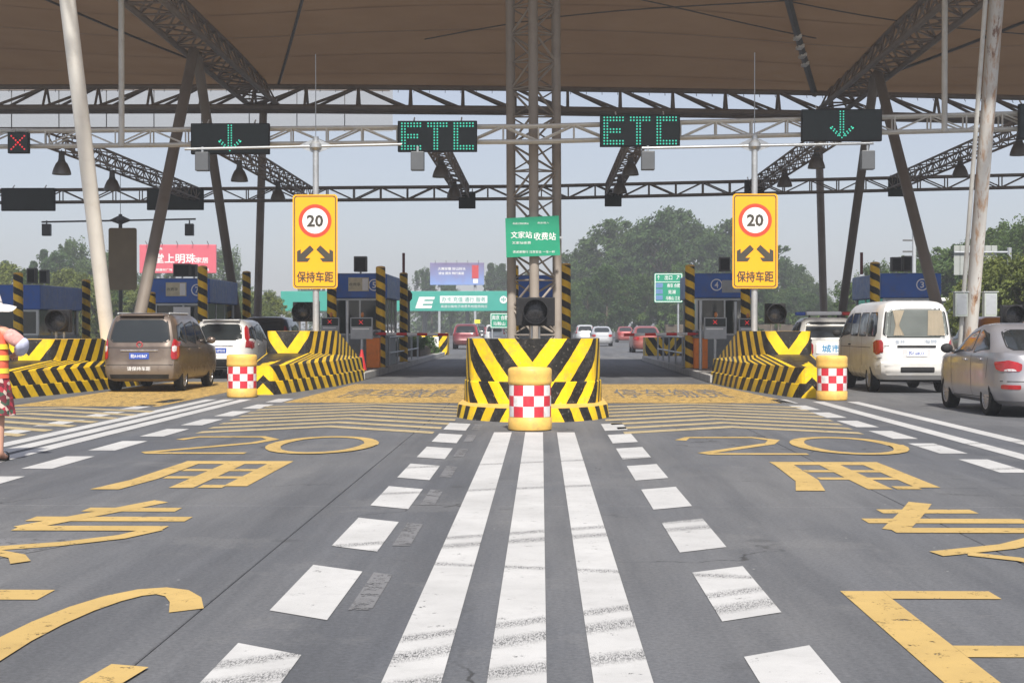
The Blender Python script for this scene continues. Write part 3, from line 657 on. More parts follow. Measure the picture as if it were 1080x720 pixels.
board(2.55, 6.53, 2.07, .82, 'dark lane board with green ETC lights right of the mast', 'etc')
board(-8.1, 6.35, 2.05, .80, 'dark lane board with a green down arrow on the left', 'down')
board(7.75, 6.66, 2.07, .82, 'dark lane board with a green down arrow on the right', 'down')
board(-13.65, 6.26, .55, .55, 'small black signal box showing a red cross at the left edge', 'cross')
board(12.55, 6.75, .5, .9, 'narrow black lane board at the right edge of the white gantry', None)
board(-13.6, 6.2, 2.1, .80, 'unlit black board on the rear gantry left of the leaning column', None, 56.1)
board(-19.1, 6.2, 2.0, .85, 'unlit black board on the rear gantry at the left edge', None, 56.1)
board(-2.75, 6.15, .62, .62, 'small black box on the rear gantry left of the mast', None, 56.1)
board(2.65, 6.22, .62, .62, 'small black box on the rear gantry right of the mast', None, 56.1)
board(7.85, 6.5, .72, .75, 'small black box on the rear gantry behind the right speed sign', None, 56.1)
board(13.1, 6.6, .65, .68, 'small black box on the rear gantry between the right columns', None, 56.1)

def lamp(x, y, label):
    z = 5.55 + (x + 13) * .022; zt = lerp(gz(x), rz(x), (y - 40) / 16) - .2
    t = thing('hanging_lamp', label, 'lamp', (x, y, z), 'bell lamps under the catwalk trusses')
    MB().lathe([(.06, .62), (.075, .60), (.085, .42), (.10, .36), (.115, .34)], 18).build('gear_housing', M['grey_dark'], t, True, smooth=40)
    MB().lathe([(.10, .35), (.15, .30), (.21, .17), (.245, .06), (.25, 0), (.242, 0), (.235, .06), (.20, .17), (.14, .29)], 22, caps=False).build('lamp_shade', mk('lamp_shade_metal', (.16, .15, .14), .4, .5, .2, 5), t, True, smooth=40)
    MB().ball((0, 0, .14), .07, .07, .1).build('bulb', mk('frosted_bulb', (.6, .6, .56), .3), t, True, smooth=60)
    MB().tube((0, 0, .6), (0, 0, zt - z), .014, 6).build('stem', M['grey_dark'], t, True)
for x, ys2, nm in ((-12.9, (40.6, 45.4), 'leftmost catwalk'), (-8.7, (43.6, 50.0), 'catwalk behind the left arrow board'), (-2.9, (43.8, 50.5), 'catwalk behind the left ETC board'), (2.6, (44.5, 50.5), 'catwalk behind the right ETC board'), (7.9, (43.8, 49.5), 'catwalk behind the right arrow board'), (13.0, (41.6, 47.4), 'rightmost catwalk')):
    for y, w_ in zip(ys2, ('nearer', 'farther')): lamp(x, y, f'{w_} bell lamp hanging from the {nm}')

# ------------------------------------------------------------------ sign posts
def rrect(x0, x1, z0, z1, r, n=5):
    P = []
    for cx, cz, a in ((x1 - r, z1 - r, 0), (x0 + r, z1 - r, 90), (x0 + r, z0 + r, 180), (x1 - r, z0 + r, 270)):
        P += [(cx + r * math.cos(R(a + 90 * k / n)), cz + r * math.sin(R(a + 90 * k / n))) for k in range(n + 1)]
    return P
def disc(cx, cz, r, n=40): return [(cx + r * math.cos(2 * math.pi * k / n), cz + r * math.sin(2 * math.pi * k / n)) for k in range(n)]
def sign_face(parent, poly, y, mat, name, th=.003): return MB().prism(poly, y, y + th, 'y').build(name, mat, parent)
def speed_post(px, Y, arm, label, camdx, back=False, zs=(2.43, 4.82), arm_z=6.05, sx=None):
    x = px; t = thing('sign_post', label, 'sign', (x, Y, .19))
    g = M['grey_dark'] if back else M['galv']
    MB().tube((x, Y, .19), (x, Y, arm_z + .25), .085, 16, .075).build('pole', g, t, smooth=50)
    MB().tube((x, Y, .19), (x, Y, .22), .2, 16).build('base_plate', g, t)
    MB().tube((x, Y, arm_z + .25), (x, Y, arm_z + 2.35), .012, 6).build('antenna', g, t)
    MB().tube((x + arm[0], Y, arm_z - .06), (x + arm[1], Y, arm_z + .05), .036, 12).build('cross_arm', g, t, smooth=50)
    for s in (-1, 1): MB().prism([(x + s * .05, arm_z - .16), (x + s * .42, arm_z - .02), (x + s * .42, arm_z + .03), (x + s * .05, arm_z + .2)], Y - .012, Y + .012, 'y').build('gusset', g, t)
    MB().lathe([(.09, -.1), (.16, -.03), (.16, .06), (.09, .14)], 16, (x, Y, arm_z)).build('collar', g, t, smooth=30)
    for d in camdx:
        cb = MB().bbox(x + d - .17, x + d + .17, Y - .12, Y + .12, arm_z - .62, arm_z - .14, .02).build('antenna_box', M['box_grey'], t); bar(cb, (x + d, Y, arm_z - .16), (x + d, Y, arm_z), .03, g, 'bracket')
    x0, x1 = x - .57, x + .57; z0, z1 = zs; yf = Y - .13
    if sx: x0 += sx; x1 += sx
    panel = MB().prism(rrect(x0, x1, z0, z1, .09), yf, yf + .03, 'y').build('sign_panel', M['yellow_sign'] if not back else M['brown_sign'], t)
    for zz in (z0 + .4, z1 - .4): MB().box(x0 + .1, x1 - .1, yf + .03, yf + .07, zz - .03, zz + .03).build('rail', M['galv'], t)
    if back: return t
    xc = (x0 + x1) / 2
    o, i = rrect(x0 + .035, x1 - .035, z0 + .035, z1 - .035, .075), rrect(x0 + .06, x1 - .06, z0 + .06, z1 - .06, .06)
    nn = len(o); mb = MB(); mb.add([(p[0], yf - .004, p[1]) for p in o + i], [(k, (k + 1) % nn, nn + (k + 1) % nn, nn + k) for k in range(nn)]); mb.build('border', M['sign_black'], panel, recalc=False)
    zc = z0 + 1.72
    o, i = disc(xc, zc, .42), disc(xc, zc, .325); nn = 40
    mb = MB(); mb.add([(p[0], yf - .005, p[1]) for p in o + i], [(k, (k + 1) % nn, nn + (k + 1) % nn, nn + k) for k in range(nn)]); mb.build('red_ring', M['sign_red'], panel, recalc=False)
    sign_face(panel, i, yf - .005, M['sign_white'], 'white_disc')
    letters('20', panel, (xc, yf - .012, zc), .42, .31, M['sign_black'], bold=.03)
    for s in (-1, 1):
        a = [(.09, .06), (.17, -.02)]; u = lambda p, q: (xc + s * p, z0 + q)
        P = [u(.03, .99), u(.25, .775), u(.12, .775), u(.19, .68), u(.46, .68), u(.46, .95), u(.365, 1.0), u(.365, .885), u(.13, 1.10)]
        MB().add([(p[0], yf - .006, p[1]) for p in P], [tuple(range(len(P)))]).build('arrow', M['sign_black'], panel, recalc=False)
    letters('保持车距', panel, (xc, yf - .006, z0 + .3), .92, .27, M['sign_black'], bold=.02)
    return t
speed_post(-5.75, 38.6, (-3.35, 2.2), 'yellow 20 limit sign on grey mast left of the ETC lanes', (-2.9, 2.6 - .0))
speed_post(5.40, 38.6, (-2.85, 3.0), 'yellow 20 limit sign on grey mast right of the ETC lanes', (-2.7, 2.85))
speed_post(-17.0, 61.0, (-3.2, 3.05), 'dark mast with a blank brown sign back at the far left', (-3.0, 2.8), True, (2.95, 5.45), 5.76, .12)

t = thing('station_sign', 'green station name sign strapped to the lattice mast', 'sign', (-.2, 40.3, 3.3))
pn = MB().prism([(-.93, 3.30), (.50, 3.36), (.46, 4.41), (-.96, 4.34)], 40.30, 40.33).build('sign_panel', M['sign_green'], t)
letters('文家站', pn, (-.53, 40.295, 3.90), .56, .18, M['sign_white'], bold=.01); letters('收费站', pn, (.09, 40.295, 3.86), .58, .2, M['sign_white'], bold=.01)
letters('高速公路收费站', pn, (-.55, 40.295, 4.20), .42, .05, M['sign_white'], bold=0); letters('由此进入', pn, (.05, 40.295, 4.22), .3, .05, M['sign_white'], bold=0)
letters('文家站收费', pn, (-.53, 40.295, 3.69), .5, .07, M['sign_white'], bold=0); letters('请减速慢行 注意安全 一车一杆', pn, (-.2, 40.295, 3.45), 1.12, .07, M['sign_white'], bold=0)
for s in (-.8, -.18, .42): MB().box(s - .14, s + .14, 40.334, 40.38, 3.8, 3.86).build('clamp', M['galv'], t)

def lane_signal(x, y, z, r, bw, bh, label, zpost):
    t = thing('lane_signal', label, 'traffic light', (x, y, zpost))
    MB().bbox(x - bw / 2, x + bw / 2, y, y + .2, z - bh / 2, z + bh / 2, .02).build('housing', M['black'], t)
    MB().lathe([(r, 0), (r, -.1), (r * 1.02, -.28), (r * .98, -.28), (r * .95, -.05)], 28, (x, y, z), 'y', caps=False).build('visor', M['black'], t, smooth=40)
    MB().lathe([(.002, -.07), (r * .5, -.06), (r * .95, -.02)], 28, (x, y, z), 'y', caps=False).build('lens', mk('unlit_lens', (.02, .02, .022), .25, 0, .2, 5), t, smooth=40)
    for s in (-.09, .09): MB().tube((x + s, y + .1, zpost), (x + s, y + .1, z - bh / 2), .028, 10).build('post', M['galv'], t, smooth=40)
lane_signal(-.14, 36.0, 1.82, .29, .92, .68, 'black round lane signal in front of the lattice mast', .19)
lane_signal(-6.35, 40.2, 1.86, .24, .52, .52, 'black round lane signal above the left wedge barrier', .19)
lane_signal(6.0, 39.0, 1.80, .24, .52, .52, 'black round lane signal above the right wedge barrier', .19)
lane_signal(-11.2, 35.0, 1.60, .24, .52, .52, 'black round lane signal above the barrier at the left edge', .19)
lane_signal(11.85, 38.4, 1.75, .24, .52, .52, 'black round lane signal near the right edge behind the silver sedan', .19)

def guard_post(x, y, h, label, r=.15):
    t = thing('guard_post', label, 'post', (x, y, .19), 'striped guard posts by the booths')
    MB().tube((0, 0, 0), (0, 0, h), r, 18, cap=True, uvm=True).build('tube', M['stripe_post'], t, True, smooth=50, recalc=False)
    MB().lathe([(r * 1.02, h - .02), (r * .9, h + .03), (r * .3, h + .05), (.002, h + .05)], 18).build('cap', M['barrel_y'], t, True, smooth=50)
    MB().tube((0, 0, 0), (0, 0, .02), r * 1.6, 12).build('base_plate', M['grey_dark'], t, True)
for x, y, h, lb in ((-.84, 46, 3.1, 'striped guard post just left of the lattice mast'), (.74, 46, 3.15, 'striped guard post just right of the lattice mast'),
                    (-5.02, 47.3, 3.12, 'striped guard post beside the left orange gate cabinet'), (-6.55, 47.3, 2.9, 'striped guard post behind the left speed sign pole'), (-5.0, 55.0, 3.2, 'striped guard post at the far corner of the left booth, topped by a maroon rod'),
                    (-10.4, 46.4, 3.1, 'striped guard post before the second booth from the left'), (-12.0, 46.4, 2.3, 'striped guard post by the foot of the leaning column on the left'), (-10.45, 53.6, 3.2, 'striped guard post at the far corner of the second booth from the left'),
                    (-16.1, 46.4, 2.9, 'striped guard post behind the road worker'), (-16.05, 53.2, 2.9, 'striped guard post at the far corner of the leftmost booth'),
                    (4.55, 46.6, 3.13, 'striped guard post beside the right orange gate cabinet'), (6.25, 46.6, 2.5, 'striped guard post behind the right speed sign pole'), (10.15, 46.4, 3.2, 'striped guard post above the white van')):
    guard_post(x, y, h, lb)
t = [o for o in COL.objects if o.get('label', '').endswith('maroon rod')][0]
MB().tube((0, 0, 3.2), (0, 0, 3.95), .05, 10).build('rod', mk('maroon_paint', (.16, .03, .03), .5), t, True)

# ------------------------------------------------------------------ booths
def booth(cx, y0, label, num=None, plaque=None, hw=.86, L=4.2, z1=3.16, roofbox=(), vis=1):
    t = thing('toll_booth', label, 'booth', (cx, y0, .19)); x0, x1, y1 = cx - hw, cx + hw, y0 + L; z0 = .19; zf = z1 - .78
    MB().box(x0 + .03, x1 - .03, y0 + .03, y1 - .03, z0, z0 + 1.0).build('lower_wall', M['booth_wall'], t)
    MB().bbox(x0 - .1, x1 + .1, y0 - .12, y1 + .12, zf, z1, .03).build('fascia', M['blue'], t)
    MB().box(x0 - .02, x1 + .02, y0 - .02, y1 + .02, z1 + .0, z1 + .02).build('roof_sheet', M['grey_paint'], t)
    for x in (x0, x1 - .08):
        for y in (y0, y1 - .08): MB().box(x, x + .08, y, y + .08, z0 + 1.0, zf - .001).build('corner_post', M['alu'], t)
    ff = MB().box(x0 + .08, x1 - .08, y0 + .01, y0 + .06, z0 + 1.0, z0 + 1.06).box(x0 + .08, x1 - .08, y0 + .01, y0 + .06, zf - .07, zf - .002).box(cx + .05, cx + .1, y0 + .012, y0 + .058, z0 + 1.062, zf - .072).build('front_frame', M['alu'], t)
    MB().box(x0 + .081, x1 - .081, y0 + .065, y0 + .075, z0 + 1.0, zf).build('front_pane', M['glass_booth'], ff)
    MB().box(x0 + .081, x1 - .081, y1 - .075, y1 - .065, z0 + 1.0, zf).build('rear_pane', M['glass_booth'], t)
    for s, x in ((-1, x0 + .02), (1, x1 - .07)):
        sf = None
        for k in range(4):
            yy = y0 + .081 + (L - .165) * k / 3 - (0 if k == 0 else .025); o_ = MB().box(x, x + .05, yy, yy + .05, z0 + 1.0, zf - .002).build('mullion', M['alu'], t); sf = sf or o_
        for k in range(3):
            yy = y0 + .14 + (L - .165) * k / 3; MB().box(x + .02, x + .03, yy, yy + (L - .165) / 3 - .09, z0 + 1.0, zf).build('side_pane', M['glass_booth'], sf)
    MB().box(cx - .6, cx + .6, y0 + .7, y0 + 1.3, z0 + 1.02, z0 + 1.1).build('desk', M['grey_dark'], t)
    if plaque is not None:
        p = MB().bbox(cx + plaque - .33, cx + plaque + .33, y0 - .14, y0 - .122, zf + .22, zf + .66, .006).build('plaque', M['cream'], t)
        MB().box(cx + plaque + .12, cx + plaque + .3, y0 - .143, y0 - .141, zf + .25, zf + .63).build('plaque_panel', M['sign_white'], p)
        letters('收费亭', p, (cx + plaque - .12, y0 - .146, zf + .44), .36, .1, M['sign_black'], bold=0)
    if num:
        dx, s_ = num; o, i = disc(cx + dx, zf + .42, .19, 28), disc(cx + dx, zf + .42, .155, 28); mb = MB()
        mb.add([(p[0], y0 - .127, p[1]) for p in o + i], [(k, (k + 1) % 28, 28 + (k + 1) % 28, 28 + k) for k in range(28)]); mb.build('number_ring', M['sign_white'], t, recalc=False)
        letters(s_, t, (cx + dx, y0 - .128, zf + .42), .12, .2, M['sign_white'], 'number')
    for dx, dy, w_, h_ in roofbox:
        rb = MB().bbox(cx + dx - w_ / 2, cx + dx + w_ / 2, y0 + dy, y0 + dy + .25, z1 + .08, z1 + .08 + h_, .015).build('roof_signal', M['grey_dark'], t)
        MB().box(cx + dx - w_ / 2 + .04, cx + dx + w_ / 2 - .04, y0 + dy - .012, y0 + dy - .004, z1 + .12, z1 + h_ + .03).build('signal_face', M['black'], rb)
        MB().tube((cx + dx, y0 + dy + .12, z1), (cx + dx, y0 + dy + .12, z1 + .1), .03, 8).build('stem', M['galv'], rb)
    return t
booth(-5.9, 48.6, 'blue toll booth behind the left speed limit sign, cream plaque on its fascia', (.55, '5'), .05, roofbox=((.05, .3, .42, .5),))
bt = booth(-11.55, 48.4, 'blue toll booth behind the brown people carrier, second from the left', (.55, '7'), -.12, z1=3.0, roofbox=((-.05, .3, .55, .42), (.32, .35, .2, .4)))
MB().bbox(-11.75, -11.2, 48.22, 48.26, 1.75, 2.1, .005).build('paper_notice', M['sign_white'], bt)
booth(-17.0, 48.4, 'blue toll booth at the left edge behind the road worker', None, None, z1=2.8, roofbox=((.35, .8, .3, .5), (.72, .9, .28, .45)))
booth(-.14, 48.6, 'blue toll booth half hidden behind the lattice mast', None, None, z1=3.1)
booth(5.78, 48.6, 'blue toll booth marked 4 behind the right speed limit sign', (-.2, '4'), None, roofbox=((.1, .2, .36, .46),))
bp = [o for o in COL.objects if 'marked 4' in o.get('label', '')][0]
MB().bbox(5.75, 6.5, 48.455, 48.47, 2.55, 2.95, .004).build('pale_panel', M['grey_paint'], bp)
booth(11.75, 48.6, 'blue toll booth marked 3 above the white van', (.35, '3'), None, roofbox=((-.35, .3, .34, .46), (.0, .35, .3, .5)))
MB().tube((10.5, 50, 3.18), (10.5, 50, 3.9), .05, 8).build('rod', mk('maroon_paint', (.16, .03, .03), .5), [o for o in COL.objects if 'marked 3' in o.get('label', '')][0])

def fee_display(x, y, label, z0=1.1, w_=.66, h_=.64):
    t = thing('fee_display', label, 'display', (x, y, .19))
    MB().bbox(x - w_ / 2, x + w_ / 2, y, y + .16, z0, z0 + h_, .012).build('cabinet', M['grey_paint'], t)
    MB().box(x - w_ / 2 + .03, x + w_ / 2 - .03, y - .006, y - .001, z0 + h_ * .58, z0 + h_ - .03).build('led_panel', M['black_board'], t)
    dots([(k, k) for k in range(5)] + [(4 - k, k) for k in range(5)], x - .06, z0 + h_ * .78 + .05, .024, y - .009, .012, M['led_red'], t)
    MB().box(x - w_ / 2 + .06, x + w_ / 2 - .1, y - .005, y - .001, z0 + h_ * .44, z0 + h_ * .5).build('caption_strip', M['sign_white'], t)
    MB().tube((x, y + .08, .19), (x, y + .08, z0), .05, 10).build('post', M['galv'], t, smooth=40)
    MB().ball((x + .02, y + .08, z0 + h_ + .08), .05, .05, .08).build('beacon', mk('amber_beacon', (.6, .2, .03), .3), t, smooth=60)
    MB().tube((x - w_ / 2 - .1, y + .1, .19), (x - w_ / 2 - .1, y + .1, z0 + h_ + .5), .05, 10).build('side_post', M['galv'], t, smooth=40)
fee_display(-5.35, 45.0, 'grey fee display with a red cross left of the orange cabinet', 1.1)
fee_display(-6.45, 46.2, 'grey fee display behind the left speed sign pole', 1.15, .55, .6)
fee_display(5.15, 45.0, 'grey fee display with a red cross right of the orange cabinet', 1.1)
fee_display(6.2, 45.8, 'grey fee display behind the right speed sign pole', 1.1, .5, .62)
def gate(x, y, s, label, L=2.25):
    t = thing('barrier_gate', label, 'gate', (x, y, .19))
    MB().bbox(x - .21, x + .21, y, y + .4, .19, 1.12, .03).build('cabinet', M['orange'], t)
    MB().bbox(x - .23, x + .23, y - .02, y + .42, 1.12, 1.37, .03).build('motor_head', M['grey_paint'], t)
    MB().box(x - .15, x + .15, y - .005, y - .001, .45, .95).build('cabinet_door', M['orange'], t)
    MB().tube((x + s * .1, y - .06, 1.25), (x + s * (.1 + L), y - .06, 1.22), .045, 10, uvm=True).build('boom', M['stripe_boom'], t, recalc=False)
    MB().lathe([(.09, -.05), (.09, .05)], 14, (x + s * .1, y - .05, 1.25), 'y').build('pivot', M['grey_dark'], t)
gate(-5.22, 46.9, 1, 'orange barrier gate with red and white boom, left lane'); gate(4.85, 46.2, -1, 'orange barrier gate with red and white boom, right lane')
def cone_small(x, y, label):
    t = thing('traffic_cone', label, 'cone', (x, y, .19)); MB().lathe([(.14, .03), (.03, .62), (.02, .62)], 16).build('cone_body', M['red'], t, True, smooth=40); MB().bbox(-.18, .18, -.18, .18, 0, .03, .008).build('foot', M['rubber'], t, True)
cone_small(-5.15, 43.4, 'small red cone beside the left orange cabinet')
def railing(x, y0, y1, label):
    t = thing('railing', label, 'railing', (x, y0, .19)); n = 5
    for k in range(n): y = lerp(y0, y1, k / (n - 1)); MB().tube((x, y, .19), (x, y, 1.12), .035, 10).build('post', M['galv'], t, smooth=40)
    for z in (.6, 1.12): MB().tube((x, y0, z), (x, y1, z), .03, 10).build('rail', M['galv'], t, smooth=40)
railing(-4.98, 49.5, 61, 'steel tube railing along the left booth'); railing(4.6, 49.5, 60, 'steel tube railing along the right booth')
def end_block(x0, x1, y, h, label):
    t = thing('end_block', label, 'barrier', ((x0 + x1) / 2, y, .0)); mb = MB(); A = roundp([(x0, y + 1.6), (x0, y), (x1, y), (x1, y + 1.6)]); n = len(A)
    ring(mb, A, [0] * n, A, [h] * n, h); mb.build('striped_shell', M['stripe_V'], t); MB().add([(*p, h) for p in A], [tuple(range(n))]).build('cap', M['conc'], t)
end_block(4.55, 6.4, 66.4, 1.0, 'striped block at the far end of the right island'); end_block(-6.8, -4.9, 79, 1.15, 'striped block at the far end of the left island')
MB_ = MB().bbox(-6.3, -5.35, 78.9, 78.97, .15, .95, .01).build('white_panel', M['white'], [o for o in COL.objects if o.get('label', '').startswith('striped block at the far end of the left')][0])
t = thing('garden_lamp', 'slim black post lamp behind the left booth', 'lamp', (-5.6, 64, .19))
MB().tube((-5.6, 64, .19), (-5.6, 64, 2.55), .05, 10).build('post', M['grey_dark'], t); MB().lathe([(.06, 0), (.14, .1), (.15, .3), (.05, .45)], 12, (-5.6, 64, 2.55)).build('lantern', M['black'], t, smooth=30)
def meter_box(x, y, z, label):
    t = thing('meter_box', label, 'box', (x, y, z)); MB().bbox(x - .16, x + .16, y - .12, y + .12, z, z + .62, .012).build('cabinet', mk('pale_green_cabinet', (.42, .46, .42), .5, 0, .08, 3), t)
    MB().box(x - .13, x + .13, y - .126, y - .122, z + .05, z + .57).build('cabinet_door', M['grey_paint'], t); MB().box(x - .19, x + .19, y - .15, y + .14, z + .622, z + .64).build('lid', M['alu'], t)
meter_box(10.68, 38.9, 1.72, 'pale meter box on the left of the rusty column'); meter_box(11.42, 38.9, 1.72, 'pale meter box on the right of the rusty column')

# ------------------------------------------------------------------ vehicles
def paintm(name, col, dust=(.25, .21, .16), amt=.35, metal=.25):
    if name in MATS: return MATS[name]
    b = NB(name); v = b.coord(); z = b.new('ShaderNodeSeparateXYZ'); b.link(v, z.inputs[0])
    n = b.noise(v, 2.5, 6, .65); low = b.ramp(z.outputs[2], .15, 1.0, .45, .0)
    d = b.math('MULTIPLY', b.ramp(b.math('ADD', n, low), .42, .85), amt, True)
    b.put(b.p.inputs['Base Color'], b.mix(d, rgb(col), rgb(dust))); b.put(b.p.inputs['Metallic'], b.math('MULTIPLY', b.math('SUBTRACT', 1.0, d), metal))
    b.put(b.p.inputs['Roughness'], b.ramp(d, 0, 1, .28, .75)); b.p.inputs['Coat Weight'].default_value = .6; b.put(b.p.inputs['Coat Roughness'], b.ramp(d, 0, .8, .06, .5))
    MATS[name] = b.m; return b.m
M['tail_red'] = mk('tail_light_red', (.38, .012, .015), .15, 0, .2, 12, coat=.8)
M['tail_clear'] = mk('tail_light_clear', (.62, .6, .6), .15, 0, .1, 20, coat=.8)
M['chrome'] = mk('chrome', (.7, .7, .7), .15, 1, .05, 5)
M['alloy'] = mk('alloy_wheel', (.48, .48, .49), .35, .6, .1, 8, (.12, .1, .08), .5)
M['plate_blue'] = mk('plate_blue', (.03, .08, .38), .4, 0, .08, 10)
M['trim'] = mk('black_trim', (.02, .02, .021), .65, 0, .2, 6, (.08, .07, .06), .35, spec=.3)
M['under'] = mk('underbody', (.015, .014, .013), .8, 0, .2, 4)
CARMESH = {}
class Body:
    def __init__(s, lv, n): s.lv = lv; s.n = n
    def L(s, z):
        lv = s.lv
        if z <= lv[0][0]: return lv[0][1:]
        for a, b in zip(lv, lv[1:]):
            if z <= b[0]:
                t = (z - a[0]) / (b[0] - a[0]); return tuple(lerp(a[k], b[k], t) for k in (1, 2, 3))
        return lv[-1][1:]
    def rear(s, x, z):
        yr, yf, w_ = s.L(z); c, h = (yr + yf) / 2, (yf - yr) / 2; q = min(abs(x) / w_, .9995); return (x, c - h * (1 - q ** s.n) ** (1 / s.n), z)
    def front(s, x, z):
        yr, yf, w_ = s.L(z); c, h = (yr + yf) / 2, (yf - yr) / 2; q = min(abs(x) / w_, .9995); return (x, c + h * (1 - q ** s.n) ** (1 / s.n), z)
    def side(s, sg, y, z):
        yr, yf, w_ = s.L(z); c, h = (yr + yf) / 2, (yf - yr) / 2; q = min(abs(y - c) / h, .9995); return (sg * w_ * (1 - q ** s.n) ** (1 / s.n), y, z)
    def shell(s, N=72):
        mb = MB(); m = len(s.lv)
        for z, yr, yf, w_ in s.lv:
            c, h = (yr + yf) / 2, (yf - yr) / 2
            for k in range(N):
                t = 2 * math.pi * (k + .5) / N; a, b = math.cos(t), math.sin(t); e = 2 / s.n
                # denser at the corners: normalise the direction on the superellipse
                rr = (abs(a) ** s.n + abs(b) ** s.n) ** (-1 / s.n); mb.v.append((w_ * a * rr, c + h * b * rr, z))
        for i in range(m - 1):
            for k in range(N): k2 = (k + 1) % N; mb.f.append([i * N + k, i * N + k2, (i + 1) * N + k2, (i + 1) * N + k]); mb.mi.append(0); mb.uv.append(None)
        for q in (0, m - 1): mb.f.append([q * N + k for k in (range(N) if q else range(N - 1, -1, -1))]); mb.mi.append(0); mb.uv.append(None)
        return mb
def scan(poly, rows=8):
    zs = sorted(p[1] for p in poly); z0, z1 = zs[0], zs[-1]; out = []
    for j in range(rows + 1):
        z = lerp(z0 + 1e-4, z1 - 1e-4, j / rows); xs2 = []
        for (xa, za), (xb, zb) in zip(poly, poly[1:] + poly[:1]):
            if (za - z) * (zb - z) <= 0 and za != zb: xs2.append(xa + (xb - xa) * (z - za) / (zb - za))
        out.append((z, min(xs2), max(xs2)))
    return out
def patch(poly, surf, off, rows=8, cols=10):
    """a skin piece that follows the body's own surface, standing `off` proud of it"""
    mb = MB(); r_ = scan(poly, rows)
    for z, a, b in r_:
        for i in range(cols + 1):
            p = surf(lerp(a, b, i / cols), z); mb.v.append((p[0] + off[0], p[1] + off[1], p[2]))
    for j in range(rows):
        for i in range(cols): q = j * (cols + 1) + i; mb.f.append([q, q + 1, q + cols + 2, q + cols + 1]); mb.mi.append(0); mb.uv.append(None)
    return mb
def rnd(poly, r=.05, k=3):
    out = []; n = len(poly)
    for i in range(n):
        a, b, c = Vector(poly[i - 1]), Vector(poly[i]), Vector(poly[(i + 1) % n]); d = min(r, (a - b).length * .45, (c - b).length * .45)
        p = b + (a - b).normalized() * d; q = b + (c - b).normalized() * d
        for j in range(k + 1): t = j / k; out.append(tuple(p * (1 - t) ** 2 + b * 2 * t * (1 - t) + q * t * t))
    return out
def wheel_set(t, xw, ys3, r, wid=.2, spokes=5):
    key = ('wheel', r, wid, spokes)
    for y in ys3:
        for s in (-1, 1):
            if key not in CARMESH:
                tm = MB().lathe([(r * .62, -wid / 2), (r * .7, -wid / 2), (r * .93, -wid / 2), (r * .99, -wid * .36), (r, -wid * .2), (r, wid * .2), (r * .99, wid * .36), (r * .93, wid / 2), (r * .7, wid / 2), (r * .62, wid * .42), (r * .62, -wid / 2)], 32, axis='x', caps=False)
                rm = MB().lathe([(r * .64, wid * .30), (r * .66, wid * .46), (r * .60, wid * .46), (r * .57, wid * .2), (r * .02, wid * .2)], 32, axis='x', caps=False).lathe([(r * .15, wid * .18), (r * .15, wid * .40), (r * .08, wid * .44), (.002, wid * .44)], 16, axis='x', caps=False)
                for k in range(spokes):
                    a = 2 * math.pi * k / spokes; d = Vector((0, math.cos(a), math.sin(a))); nn = Vector((0, -math.sin(a), math.cos(a)))
                    for q in (-1, 1):
                        c0 = d * r * .1 + nn * q * r * .05; c1 = d * r * .6 + nn * q * r * .11; w2 = nn * r * .04
                        P = [c0 - w2, c0 + w2, c1 + w2, c1 - w2]
                        rm.add([(wid * .42, p.y, p.z) for p in P] + [(wid * .22, p.y, p.z) for p in P], [(0, 1, 2, 3), (0, 4, 5, 1), (1, 5, 6, 2), (2, 6, 7, 3), (3, 7, 4, 0)])
                a = tm.build('tyre', M['rubber'], None, True, smooth=50); b = rm.build('rim', M['alloy'], None, True, smooth=30); dk = MB().lathe([(r * .57, wid * .1), (.002, wid * .12)], 24, axis='x', caps=False).build('brake_disc', M['under'], None, True)
                CARMESH[key] = (a.data, b.data, dk.data); [bpy.data.objects.remove(o) for o in (a, b, dk)]
            wt = bpy.data.objects.new('wheel', CARMESH[key][0]); COL.objects.link(wt); wt.parent = t; wt.location = (s * (xw - wid / 2), y, r); wt.rotation_euler = (random.uniform(0, 1.2), 0, 0 if s > 0 else math.pi)
            for q, nm in ((1, 'rim'), (2, 'brake_disc')):
                o = bpy.data.objects.new(nm, CARMESH[key][q]); COL.objects.link(o); o.parent = wt
def cut_wells(body, ys3, r, xw):
    cu = MB()
    for y in ys3:
        for s in (-1, 1): cu.lathe([(r, s * (xw - .30)), (r, s * (xw + .4))], 28, (0, y, r * .86), 'x')
    c = cu.build('well_cutter', M['under'], None, True)
    md = body.modifiers.new('wells', 'BOOLEAN'); md.operation = 'DIFFERENCE'; md.object = c; md.solver = 'EXACT'; md.material_mode = 'TRANSFER'
    dg = bpy.context.evaluated_depsgraph_get(); me = bpy.data.meshes.new_from_object(body.evaluated_get(dg)); body.modifiers.clear(); body.data = me
    me.polygons.foreach_set('use_smooth', [True] * len(me.polygons)); me.set_sharp_from_angle(angle=R(28)); bpy.data.objects.remove(c)
